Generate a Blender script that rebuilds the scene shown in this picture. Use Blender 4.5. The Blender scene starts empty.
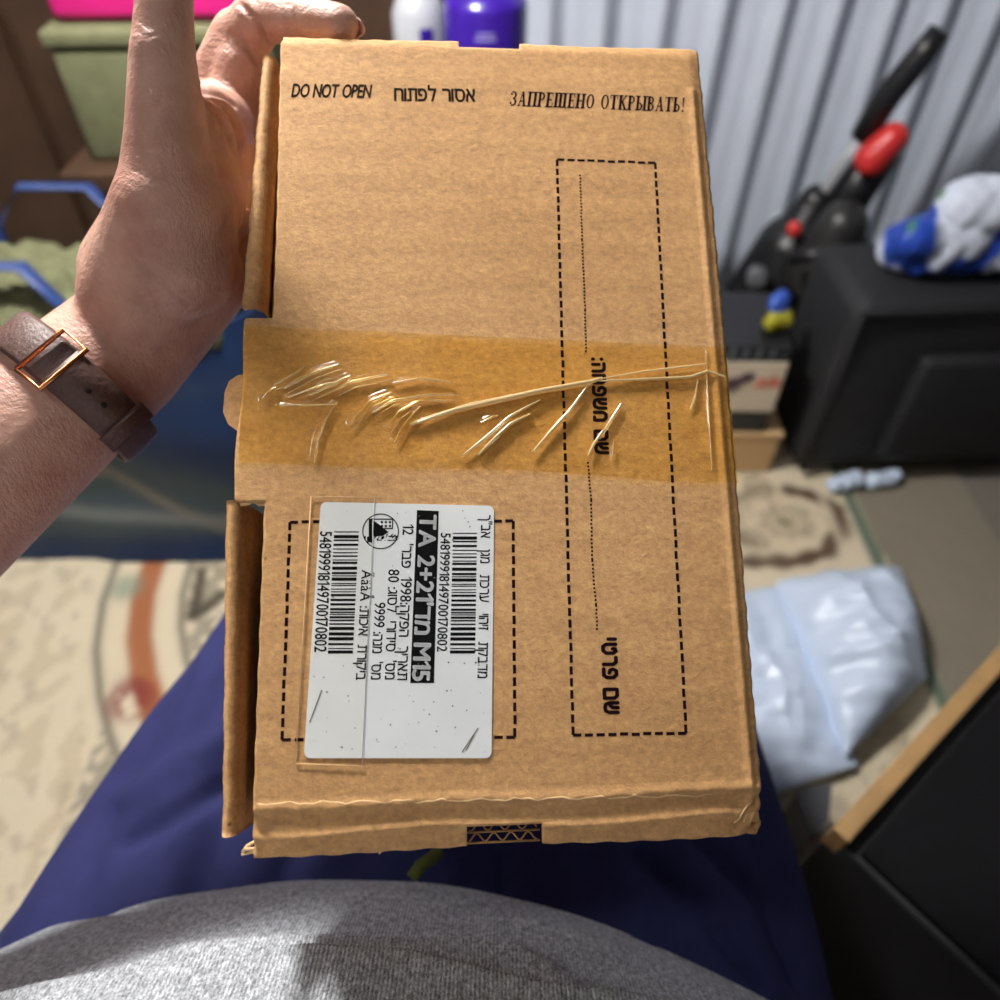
import bpy, bmesh, math, random
import numpy as np
from mathutils import Matrix, Vector

random.seed(7); rng = np.random.default_rng(11)
scene = bpy.context.scene
col = scene.collection

# ------------------------------------------------------------------ camera, world, light, exposure
FPX = 751.0                      # focal length in pixels of the 1000 px frame
PITCH = math.radians(47.0)
CAM = np.array([0.0, 0.0, 1.0])
RIGHT = np.array([1.0, 0, 0])
FWD = np.array([0, math.cos(PITCH), -math.sin(PITCH)])
UP = np.array([0, math.sin(PITCH), math.cos(PITCH)])
cd = bpy.data.cameras.new('camera'); cam = bpy.data.objects.new('camera', cd); col.objects.link(cam)
cd.sensor_width = 36; cd.sensor_fit = 'HORIZONTAL'; cd.lens = 36 * FPX / 1000
cam.location = CAM; cam.rotation_euler = (math.pi/2 - PITCH, 0, 0)
cd.clip_start = 0.01
cd.dof.use_dof = True; cd.dof.focus_distance = 0.285; cd.dof.aperture_fstop = 6.0
scene.camera = cam
w = bpy.data.worlds.new('world'); scene.world = w; w.use_nodes = True
w.node_tree.nodes['Background'].inputs[0].default_value = (0.8, 0.85, 1, 1)
w.node_tree.nodes['Background'].inputs[1].default_value = 0.25
LAMPS = [((-0.75, -0.12, 2.30), 10.5, 'white round ceiling lamp hanging above the seated person'),
         ((-0.35, 0.75, 1.50), 50, 'white round pendant lamp hanging low in front of the grey curtain')]
for LAMP, watts, _ in LAMPS:
    ld = bpy.data.lights.new('lamp_bulb', 'POINT'); ld.shadow_soft_size = 0.07; ld.energy = watts
    ld.color = (1.0, 0.975, 0.94)
    lo = bpy.data.objects.new('lamp_bulb', ld); col.objects.link(lo); lo.location = (LAMP[0], LAMP[1], LAMP[2] - 0.07)
vs = scene.view_settings
vs.view_transform = 'Standard'; vs.look = 'None'; vs.exposure = 0.24; vs.gamma = 1; vs.use_curve_mapping = False

# ------------------------------------------------------------------ helpers
def ray(px, py): return FWD + RIGHT*(px-500)/FPX + UP*(500-py)/FPX
def pt(px, py, d): return CAM + ray(px, py)*d
def onz(px, py, z): r = ray(px, py); return CAM + r*((z-CAM[2])/r[2])
def ony(px, py, y): r = ray(px, py); return CAM + r*((y-CAM[1])/r[1])
def project(V):
    R = np.asarray(V) - CAM; f = R@FWD
    return np.stack([500+FPX*(R@RIGHT)/f, 500-FPX*(R@UP)/f, f], -1)
MATS = {}; INV = {}
def link(o, parent=None):
    col.objects.link(o)
    if parent is not None: o.parent = parent
    return o
def tag(o, label=None, cat=None, group=None, kind=None):
    if label: o['label'] = label
    if cat: o['category'] = cat
    if group: o['group'] = group
    if kind: o['kind'] = kind
    return o
def empty(name, loc, label=None, cat=None, M=None, group=None):
    o = bpy.data.objects.new(name, None); o.empty_display_size = 0.05; col.objects.link(o)
    if M is None: M = Matrix.Translation(Vector(loc))
    o.matrix_world = M; INV[o] = np.array(M.inverted())
    return tag(o, label, cat, group)
def obj(name, V, F, mat, parent=None, smooth=True, local=False):
    V = np.asarray(V, float)
    if parent is not None and not local and parent in INV:
        I = INV[parent]; V = V@I[:3,:3].T + I[:3,3]
    me = bpy.data.meshes.new(name); me.from_pydata(V.tolist(), [], [tuple(int(i) for i in f) for f in F]); me.update()
    if smooth: me.polygons.foreach_set('use_smooth', [True]*len(me.polygons))
    me.materials.append(mat)
    o = bpy.data.objects.new(name, me)
    if parent is not None and parent in INV: INV[o] = INV[parent]
    return link(o, parent)
def merge(parts):
    V = []; F = []; n = 0
    for v, f in parts:
        v = np.asarray(v, float); V.append(v); F += [tuple(i+n for i in q) for q in f]; n += len(v)
    return np.concatenate(V), F
def box(c, s, rz=0, bev=0.0, R=None):
    """bevelled box; c centre, s full size"""
    bm = bmesh.new(); bmesh.ops.create_cube(bm, size=1)
    for v in bm.verts: v.co = Vector((v.co.x*s[0], v.co.y*s[1], v.co.z*s[2]))
    if bev: bmesh.ops.bevel(bm, geom=bm.edges[:], offset=bev, segments=2, affect='EDGES', profile=0.6)
    if R is None: R = Matrix.Rotation(rz, 3, 'Z')
    V = [tuple(R @ v.co + Vector(c)) for v in bm.verts]; bm.verts.index_update()
    F = [[v.index for v in f.verts] for f in bm.faces]; bm.free(); return np.array(V), F
def frame_of(d):
    d = np.asarray(d, float); d = d/np.linalg.norm(d)
    a = np.array([0, 0, 1.0]) if abs(d[2]) < 0.9 else np.array([1.0, 0, 0])
    x = np.cross(a, d); x /= np.linalg.norm(x); return x, np.cross(d, x), d
def tube(P, r, n=8, close=True, flat=1.0, nrm=None):
    P = np.asarray(P, float); r = np.broadcast_to(np.asarray(r, float), (len(P),)); V = []; F = []
    T = np.gradient(P, axis=0)
    for i in range(len(P)):
        if nrm is None: x, y, _ = frame_of(T[i])
        else:
            y = np.asarray(nrm, float); x = np.cross(y, T[i]); x /= np.linalg.norm(x)
        for k in range(n):
            a = 2*math.pi*k/n; V.append(P[i] + (x*math.cos(a) + y*math.sin(a)*flat)*r[i])
    for i in range(len(P)-1):
        for k in range(n): F.append((i*n+k, i*n+(k+1) % n, (i+1)*n+(k+1) % n, (i+1)*n+k))
    if close: F.append(tuple(range(n))[::-1]); F.append(tuple((len(P)-1)*n+k for k in range(n)))
    return np.array(V), F
def lathe(c, prof, n=32, axis=(0, 0, 1)):
    x, y, d = frame_of(axis); V = []; F = []; c = np.asarray(c, float)
    for r, h in prof:
        for k in range(n):
            a = 2*math.pi*k/n; V.append(c + d*h + (x*math.cos(a) + y*math.sin(a))*r)
    for i in range(len(prof)-1):
        for k in range(n): F.append((i*n+k, i*n+(k+1) % n, (i+1)*n+(k+1) % n, (i+1)*n+k))
    F.append(tuple(range(n))[::-1]); F.append(tuple((len(prof)-1)*n+k for k in range(n)))
    return np.array(V), F
def capsule(p, q, rp, rq, n=20, m=6, sq=1.0, side=None):
    """tapered capsule p->q; sq squashes it along 'side'"""
    p = np.asarray(p, float); q = np.asarray(q, float); x, y, d = frame_of(q-p)
    if side is not None:
        y = np.asarray(side, float); y = y - d*(y@d); y /= np.linalg.norm(y); x = np.cross(y, d)
    V = []; rings = []
    for i in range(m+1):
        a = -math.pi/2 + (math.pi/2)*i/m; rings.append((p + d*rp*math.sin(a), max(rp*math.cos(a), rp*0.02)))
    for i in range(m+1):
        a = (math.pi/2)*i/m; rings.append((q + d*rq*math.sin(a), max(rq*math.cos(a), rq*0.02)))
    for c, r in rings:
        for k in range(n):
            a = 2*math.pi*k/n; V.append(c + x*r*math.cos(a) + y*r*sq*math.sin(a))
    F = []
    for i in range(len(rings)-1):
        for k in range(n): F.append((i*n+k, i*n+(k+1) % n, (i+1)*n+(k+1) % n, (i+1)*n+k))
    F.append(tuple(range(n))[::-1]); F.append(tuple((len(rings)-1)*n+k for k in range(n)))
    return np.array(V), F
def remeshed(parts, voxel, iters, factor=0.5):
    V, F = merge(parts)
    me = bpy.data.meshes.new('t'); me.from_pydata(V.tolist(), [], F); me.update()
    o = bpy.data.objects.new('t', me); col.objects.link(o)
    m = o.modifiers.new('r', 'REMESH'); m.mode = 'VOXEL'; m.voxel_size = voxel
    s = o.modifiers.new('s', 'SMOOTH'); s.factor = factor; s.iterations = iters
    dg = bpy.context.evaluated_depsgraph_get(); e = o.evaluated_get(dg); em = e.to_mesh()
    n = len(em.vertices); A = np.empty(n*3); em.vertices.foreach_get('co', A); A = A.reshape(-1, 3)
    N = np.empty(n*3); em.vertex_normals.foreach_get('vector', N); N = N.reshape(-1, 3)
    Fs = [tuple(p.vertices) for p in em.polygons]
    e.to_mesh_clear(); bpy.data.objects.remove(o); bpy.data.meshes.remove(me)
    return A.copy(), N.copy(), Fs
def seg_dist(P, line):
    """min 2-D distance of points P to a polyline, and the parameter 0..1 along it"""
    line = np.asarray(line, float); best = np.full(len(P), 1e9); par = np.zeros(len(P)); n = len(line)-1
    for i in range(n):
        a, b = line[i], line[i+1]; ab = b-a; t = np.clip(((P-a)@ab)/(ab@ab), 0, 1)
        d = np.linalg.norm(P - a - t[:, None]*ab, axis=1); m = d < best; best[m] = d[m]; par[m] = (i+t[m])/n
    return best, par
def vnoise(P, seed=0, octaves=3):
    """cheap smooth value noise made of sines"""
    r = np.random.default_rng(seed); P = np.asarray(P, float); out = np.zeros(len(P)); amp = 1.0; f = 1.0
    for _ in range(octaves):
        for _ in range(4):
            k = r.normal(size=P.shape[1])*f; out += amp*np.sin(P@k + r.uniform(0, 6.28))/4
        amp *= .5; f *= 2
    return out
def grid_faces(nu, nv, keep=None):
    F = []
    for j in range(nv-1):
        for i in range(nu-1):
            if keep is None or keep[j, i]: F.append((j*nu+i, j*nu+i+1, (j+1)*nu+i+1, (j+1)*nu+i))
    return F

# ------------------------------------------------------------------ materials
class NT:
    def __init__(s, name):
        s.m = bpy.data.materials.new(name); s.m.use_nodes = True; s.t = s.m.node_tree; s.t.nodes.clear()
        s.out = s.n('ShaderNodeOutputMaterial')
    def n(s, t, **kw):
        x = s.t.nodes.new(t)
        for k, v in kw.items(): setattr(x, k, v)
        return x
    def l(s, a, b): s.t.links.new(a, b)
def noise(N, scale, detail=4, rough=.6, vec=None, sc=None):
    t = N.n('ShaderNodeTexNoise'); t.inputs['Scale'].default_value = scale; t.inputs['Detail'].default_value = detail
    t.inputs['Roughness'].default_value = rough
    if vec is not None:
        if sc:
            mp = N.n('ShaderNodeMapping'); mp.inputs['Scale'].default_value = sc; N.l(vec, mp.inputs[0]); vec = mp.outputs[0]
        N.l(vec, t.inputs['Vector'])
    return t.outputs['Fac']
def ramp(N, fac, stops):
    r = N.n('ShaderNodeValToRGB'); e = r.color_ramp.elements
    while len(e) < len(stops): e.new(0.5)
    for i, (p, c) in enumerate(stops): e[i].position = p; e[i].color = (*c, 1) if len(c) == 3 else c
    N.l(fac, r.inputs[0]); return r.outputs[0]
def mixc(N, fac, a, b, mode='MIX'):
    m = N.n('ShaderNodeMix'); m.data_type = 'RGBA'; m.blend_type = mode
    for s, v in ((0, fac), (6, a), (7, b)):
        if hasattr(v, 'is_linked'): N.l(v, m.inputs[s])
        else: m.inputs[s].default_value = v if s == 0 else (*v, 1)
    return m.outputs[2]
def srgb(r, g, b):
    f = lambda c: (c/255/12.92 if c/255 < .04045 else ((c/255+.055)/1.055)**2.4)
    return (f(r), f(g), f(b))
def simple(name, c, rough=.6, var=.12, scale=30, bump=0.0, bscale=200, metal=0, spec=.5, sss=0, coat=0):
    N = NT(name); co = N.n('ShaderNodeTexCoord').outputs['Object']
    p = N.n('ShaderNodeBsdfPrincipled'); f = noise(N, scale, vec=co)
    lo_ = tuple(x*(1-var) for x in c); hi = tuple(min(1, x*(1+var)) for x in c)
    N.l(ramp(N, f, [(.3, lo_), (.7, hi)]), p.inputs['Base Color'])
    p.inputs['Roughness'].default_value = rough; p.inputs['Metallic'].default_value = metal
    p.inputs['Specular IOR Level'].default_value = spec
    if coat: p.inputs['Coat Weight'].default_value = coat; p.inputs['Coat Roughness'].default_value = .1
    if bump:
        b = N.n('ShaderNodeBump'); b.inputs['Strength'].default_value = bump; b.inputs['Distance'].default_value = .002
        N.l(noise(N, bscale, vec=co), b.inputs['Height']); N.l(b.outputs[0], p.inputs['Normal'])
    N.l(p.outputs[0], N.out.inputs[0]); return N.m
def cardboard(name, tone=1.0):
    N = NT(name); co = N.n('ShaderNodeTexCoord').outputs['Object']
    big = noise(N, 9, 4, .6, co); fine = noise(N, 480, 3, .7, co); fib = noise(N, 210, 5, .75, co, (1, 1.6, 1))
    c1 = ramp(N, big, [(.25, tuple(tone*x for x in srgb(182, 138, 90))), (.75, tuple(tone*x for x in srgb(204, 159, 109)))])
    c2 = mixc(N, .8, c1, ramp(N, fine, [(.3, (.40, .40, .40)), (.7, (.6, .6, .6))]), 'OVERLAY')
    c3 = mixc(N, .8, c2, ramp(N, fib, [(.3, (.38, .38, .38)), (.7, (.62, .62, .62))]), 'OVERLAY')
    vor = N.n('ShaderNodeTexVoronoi'); vor.inputs['Scale'].default_value = 55; N.l(co, vor.inputs['Vector'])
    sp = ramp(N, vor.outputs['Distance'], [(.035, (1, 1, 1)), (.06, (0, 0, 0))])
    gate = ramp(N, noise(N, 24, 2, .5, co), [(.54, (0, 0, 0)), (.6, (.75, .75, .75))])
    spk = mixc(N, 1.0, sp, gate, 'MULTIPLY')
    c4 = mixc(N, spk, c3, srgb(70, 45, 25))
    # broad horizontal print-through of the flutes
    wv = N.n('ShaderNodeTexWave'); wv.bands_direction = 'Y'; wv.inputs['Scale'].default_value = 21
    wv.inputs['Distortion'].default_value = .5; wv.inputs['Detail'].default_value = 1; wv.inputs['Detail Scale'].default_value = .6; N.l(co, wv.inputs['Vector'])
    c5 = mixc(N, .04, c4, wv.outputs['Color'], 'OVERLAY')
    p = N.n('ShaderNodeBsdfPrincipled'); N.l(c5, p.inputs['Base Color'])
    p.inputs['Roughness'].default_value = .72; p.inputs['Specular IOR Level'].default_value = .25
    b = N.n('ShaderNodeBump'); b.inputs['Strength'].default_value = .28; b.inputs['Distance'].default_value = .001
    ad = N.n('ShaderNodeMath', operation='ADD'); N.l(fine, ad.inputs[0]); N.l(fib, ad.inputs[1]); N.l(ad.outputs[0], b.inputs['Height'])
    b2 = N.n('ShaderNodeBump'); b2.inputs['Strength'].default_value = .05; b2.inputs['Distance'].default_value = .001
    N.l(wv.outputs['Fac'], b2.inputs['Height']); N.l(b.outputs[0], b2.inputs['Normal']); N.l(b2.outputs[0], p.inputs['Normal'])
    N.l(p.outputs[0], N.out.inputs[0]); return N.m
def film(name, tint, gloss=.12, rough=.12, patchy=True, milky=None):
    """clear adhesive tape: tinted see-through film with a glossy skin and patchy glue"""
    N = NT(name); co = N.n('ShaderNodeTexCoord').outputs['Object']
    tr = N.n('ShaderNodeBsdfTransparent'); gl = N.n('ShaderNodeBsdfGlossy'); gl.inputs['Roughness'].default_value = rough
    if patchy:
        f = noise(N, 60, 5, .65, co); g = noise(N, 14, 3, .6, co)
        a = N.n('ShaderNodeMath', operation='MULTIPLY'); N.l(f, a.inputs[0]); N.l(g, a.inputs[1])
        N.l(ramp(N, a.outputs[0], [(.14, tint), (.46, tuple(x**.55 for x in tint))]), tr.inputs[0])
    else: tr.inputs[0].default_value = (*tint, 1)
    m = N.n('ShaderNodeMixShader'); m.inputs[0].default_value = gloss; N.l(tr.outputs[0], m.inputs[1]); N.l(gl.outputs[0], m.inputs[2])
    o = m.outputs[0]
    if milky:
        d = N.n('ShaderNodeBsdfDiffuse'); d.inputs[0].default_value = (*milky[1], 1)
        m2 = N.n('ShaderNodeMixShader'); m2.inputs[0].default_value = milky[0]; N.l(o, m2.inputs[1]); N.l(d.outputs[0], m2.inputs[2]); o = m2.outputs[0]
    N.l(o, N.out.inputs[0]); return N.m
def attr_mat(name, rough=.9, nscale=250, amt=.35, bump=.5):
    N = NT(name); co = N.n('ShaderNodeTexCoord').outputs['Object']
    a = N.n('ShaderNodeAttribute'); a.attribute_name = 'weave'; f = noise(N, nscale, 3, .7, co)
    c = mixc(N, amt, a.outputs['Color'], ramp(N, f, [(.3, (.3, .3, .3)), (.7, (.7, .7, .7))]), 'OVERLAY')
    p = N.n('ShaderNodeBsdfPrincipled'); N.l(c, p.inputs['Base Color']); p.inputs['Roughness'].default_value = rough
    p.inputs['Specular IOR Level'].default_value = .2
    b = N.n('ShaderNodeBump'); b.inputs['Strength'].default_value = bump; b.inputs['Distance'].default_value = .003
    N.l(f, b.inputs['Height']); N.l(b.outputs[0], p.inputs['Normal']); N.l(p.outputs[0], N.out.inputs[0]); return N.m
def set_colors(o, C):
    a = o.data.color_attributes.new('weave', 'FLOAT_COLOR', 'POINT')
    C4 = np.concatenate([C, np.ones((len(C), 1))], 1); a.data.foreach_set('color', C4.astype(np.float32).ravel())
def skin_mat():
    N = NT('skin'); co = N.n('ShaderNodeTexCoord').outputs['Object']
    a = noise(N, 28, 4, .6, co); b_ = noise(N, 160, 4, .65, co)
    c = ramp(N, a, [(.25, srgb(172, 122, 106)), (.5, srgb(198, 152, 134)), (.75, srgb(216, 176, 158))])
    c = mixc(N, .35, c, ramp(N, b_, [(.3, (.4, .38, .38)), (.7, (.6, .6, .6))]), 'OVERLAY')
    p = N.n('ShaderNodeBsdfPrincipled'); N.l(c, p.inputs['Base Color'])
    p.inputs['Subsurface Weight'].default_value = .12; p.inputs['Subsurface Radius'].default_value = (.006, .0025, .0015)
    p.inputs['Subsurface Scale'].default_value = 1.0
    p.inputs['Roughness'].default_value = .47; p.inputs['Specular IOR Level'].default_value = .5
    v = N.n('ShaderNodeTexVoronoi'); v.inputs['Scale'].default_value = 1100; v.feature = 'DISTANCE_TO_EDGE'
    mp = N.n('ShaderNodeMapping'); mp.inputs['Scale'].default_value = (.55, 1, 1); mp.inputs['Rotation'].default_value = (.3, .2, .5)
    N.l(co, mp.inputs[0]); N.l(mp.outputs[0], v.inputs['Vector'])
    b = N.n('ShaderNodeBump'); b.inputs['Strength'].default_value = .35; b.inputs['Distance'].default_value = .0004
    N.l(v.outputs['Distance'], b.inputs['Height'])
    prev = b.outputs[0]
    for rot, sc_, st_ in (((.2, .1, .6), (150, 700, 320), .6), ((-.3, .2, -.5), (170, 620, 300), .45)):
        m_ = N.n('ShaderNodeMapping'); m_.inputs['Rotation'].default_value = rot; N.l(co, m_.inputs[0])
        f_ = noise(N, 1.0, 3, .6, m_.outputs[0], sc_); bb = N.n('ShaderNodeBump'); bb.inputs['Strength'].default_value = st_; bb.inputs['Distance'].default_value = .0011
        N.l(f_, bb.inputs['Height']); N.l(prev, bb.inputs['Normal']); prev = bb.outputs[0]
    b2 = N.n('ShaderNodeBump'); b2.inputs['Strength'].default_value = .3; b2.inputs['Distance'].default_value = .001
    N.l(b_, b2.inputs['Height']); N.l(prev, b2.inputs['Normal']); N.l(b2.outputs[0], p.inputs['Normal'])
    N.l(p.outputs[0], N.out.inputs[0]); return N.m
def jersey_mat():
    N = NT('grey_marl_jersey'); tc = N.n('ShaderNodeTexCoord'); co = tc.outputs['Object']
    f = noise(N, 1100, 2, .8, co, (1, .6, .6)); g = noise(N, 420, 3, .7, co, (1, .7, .7))
    a = N.n('ShaderNodeMath', operation='ADD'); N.l(f, a.inputs[0]); N.l(g, a.inputs[1])
    m = N.n('ShaderNodeMath', operation='MULTIPLY'); m.inputs[1].default_value = .5; N.l(a.outputs[0], m.inputs[0])
    c = ramp(N, m.outputs[0], [(.36, srgb(106, 109, 114)), (.5, srgb(168, 172, 177)), (.64, srgb(224, 228, 233))])
    p = N.n('ShaderNodeBsdfPrincipled'); N.l(c, p.inputs['Base Color']); p.inputs['Roughness'].default_value = .95
    p.inputs['Specular IOR Level'].default_value = .1; p.inputs['Sheen Weight'].default_value = .2
    wv = N.n('ShaderNodeTexWave'); wv.bands_direction = 'X'; wv.inputs['Scale'].default_value = 190; wv.inputs['Distortion'].default_value = .8
    N.l(co, wv.inputs['Vector'])
    b = N.n('ShaderNodeBump'); b.inputs['Strength'].default_value = .45; b.inputs['Distance'].default_value = .001
    ad = N.n('ShaderNodeMath', operation='ADD'); N.l(wv.outputs['Fac'], ad.inputs[0]); N.l(f, ad.inputs[1]); N.l(ad.outputs[0], b.inputs['Height'])
    N.l(b.outputs[0], p.inputs['Normal']); N.l(p.outputs[0], N.out.inputs[0]); return N.m

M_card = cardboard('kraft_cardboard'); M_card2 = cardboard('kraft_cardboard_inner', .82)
M_ink = simple('printing_ink', srgb(34, 16, 20), .9, .25, 300, spec=.05)
M_inkt = simple('header_ink', srgb(52, 40, 28), .9, .25, 300, spec=.05)
M_black = simple('label_black', srgb(20, 20, 20), .9, .2, 200, spec=.05)
M_lab = simple('label_paper', srgb(232, 235, 235), .45, .03, 40)
M_tape = film('amber_tape', (1.0, .905, .61), .035, .13)
M_clear = film('clear_tape', (.99, .985, .97), .012, .2, patchy=False)
M_fold = film('tape_fold_film', (.98, .92, .74), .25, .16, milky=(.5, srgb(240, 218, 166)))
M_edge = simple('torn_paper_edge', srgb(222, 186, 138), .85, .15, 200, .3)
M_skin = skin_mat()
M_jersey = jersey_mat()
M_navy = simple('navy_cloth', srgb(42, 45, 88), .85, .1, 60, .35, 900, spec=.2)
M_dark = simple('dark_sock', srgb(30, 30, 36), .9)
M_strap = simple('strap_leather', srgb(88, 62, 56), .5, .15, 90, .3, 500)
M_hole = simple('strap_hole', srgb(20, 12, 10), .8)
M_buckle = simple('rose_gold', srgb(190, 120, 80), .25, .05, 30, metal=1)
M_curt = simple('curtain_cloth', srgb(212, 220, 236), .8, .04, 8, .1, 400)
M_wall = simple('wall_paint', srgb(122, 122, 122), .9, .04, 6)
M_ceil = simple('ceiling_paint', srgb(160, 160, 158), .9, .02, 6)
M_floor = simple('floor_carpet', srgb(120, 114, 104), .95, .15, 120, .4, 300)
M_rug = attr_mat('rug_pile')
M_white = simple('white_poly', srgb(214, 229, 252), .32, .03, 12, .15, 40, spec=.5)
M_blackp = simple('black_plastic', srgb(26, 26, 29), .38, .2, 40)
M_greyp = simple('grey_plastic', srgb(92, 94, 98), .4, .1, 40)
M_silver = simple('silver_plastic', srgb(175, 178, 184), .35, .06, 40)
M_red = simple('red_plastic', srgb(214, 52, 52), .35, .08, 40)
M_case = simple('black_fabric', srgb(26, 27, 31), .7, .2, 60, .3, 700)
M_wood = simple('dark_wood', srgb(70, 50, 36), .5, .2, 20)
M_matte = simple('matte_black', srgb(20, 20, 22), .95, .1, 60, spec=.1)
M_tan = simple('raw_wood', srgb(168, 132, 86), .6, .12, 40)
M_purple = simple('purple_plastic', srgb(52, 22, 138), .3, .08, 30, coat=.4)
M_pale = simple('pale_print', srgb(150, 140, 210), .5, .05)
M_cream = simple('cream_card', srgb(228, 212, 186), .6, .05, 30)
M_coral = simple('coral_print', srgb(226, 140, 116), .6, .1, 30)
M_plum = simple('plum_print', srgb(92, 66, 76), .6, .1, 30)
M_kbox = simple('tan_card', srgb(206, 170, 124), .75, .06, 30)
M_pink = simple('pink_plastic', srgb(214, 30, 128), .45, .08, 20)
M_olive = simple('olive_cloth', srgb(104, 106, 76), .9, .15, 40, .3, 300)
M_steel = simple('brushed_steel', srgb(150, 148, 146), .35, .1, 30, metal=.9)
M_bluebag = simple('blue_woven_bag', srgb(34, 58, 112), .42, .15, 25, .25, 160)
M_teal = simple('teal_print', srgb(74, 98, 108), .45, .1, 20)
M_stripe = simple('bag_trim', srgb(128, 128, 118), .55, .1, 30)
M_yel = simple('yellow_plastic', srgb(168, 160, 44), .4, .1, 30)
M_bblue = simple('bright_blue_plastic', srgb(52, 86, 176), .35, .1, 30)
M_lamp = simple('lamp_metal', srgb(220, 220, 218), .4)

# ------------------------------------------------------------------ the room
def slab(name, lo_, hi, mat):
    c = [(a+b)/2 for a, b in zip(lo_, hi)]; s = [b-a for a, b in zip(lo_, hi)]
    return tag(obj(name, *box(c, s), mat, smooth=False), kind='structure')
X0, X1, Y0, Y1, ZC = -1.75, 1.65, -1.5, 1.8, 2.5
slab('floor', (X0, Y0, -.1), (X1, Y1, 0), M_floor)
slab('ceiling', (X0, Y0, ZC), (X1, Y1, ZC+.1), M_ceil)
slab('wall_back', (X0-.1, Y1, 0), (X1+.1, Y1+.1, ZC), M_wall)
slab('wall_front', (X0-.1, Y0-.1, 0), (X1+.1, Y0, ZC), M_wall)
slab('wall_left', (X0-.1, Y0, 0), (X0, Y1, ZC), M_wall)
slab('wall_right', (X1, Y0, 0), (X1+.1, Y1, ZC), M_wall)
slab('baseboard_right', (X1-.015, Y0, 0), (X1, Y1, .08), M_ceil)
slab('baseboard_left', (X0, Y0, 0), (X0+.015, Y1, .08), M_ceil)

# lamp fixture that carries the bulb
for LAMP, _, lab in LAMPS:
    lam = empty('ceiling_lamp', (LAMP[0], LAMP[1], LAMP[2]), lab, 'lamp')
    obj('canopy', *lathe((LAMP[0], LAMP[1], ZC-.03), [(.06, .03), (.06, 0), (.045, -.005)]), M_lamp, lam)
    obj('rod', *tube([(LAMP[0], LAMP[1], ZC-.03), (LAMP[0], LAMP[1], LAMP[2]+.02)], .008), M_lamp, lam)
    obj('shade', *lathe((LAMP[0], LAMP[1], LAMP[2]), [(.03, .03), (.11, .012), (.13, -.01), (.128, -.012), (.10, .004), (.02, .01)]), M_lamp, lam)

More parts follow.
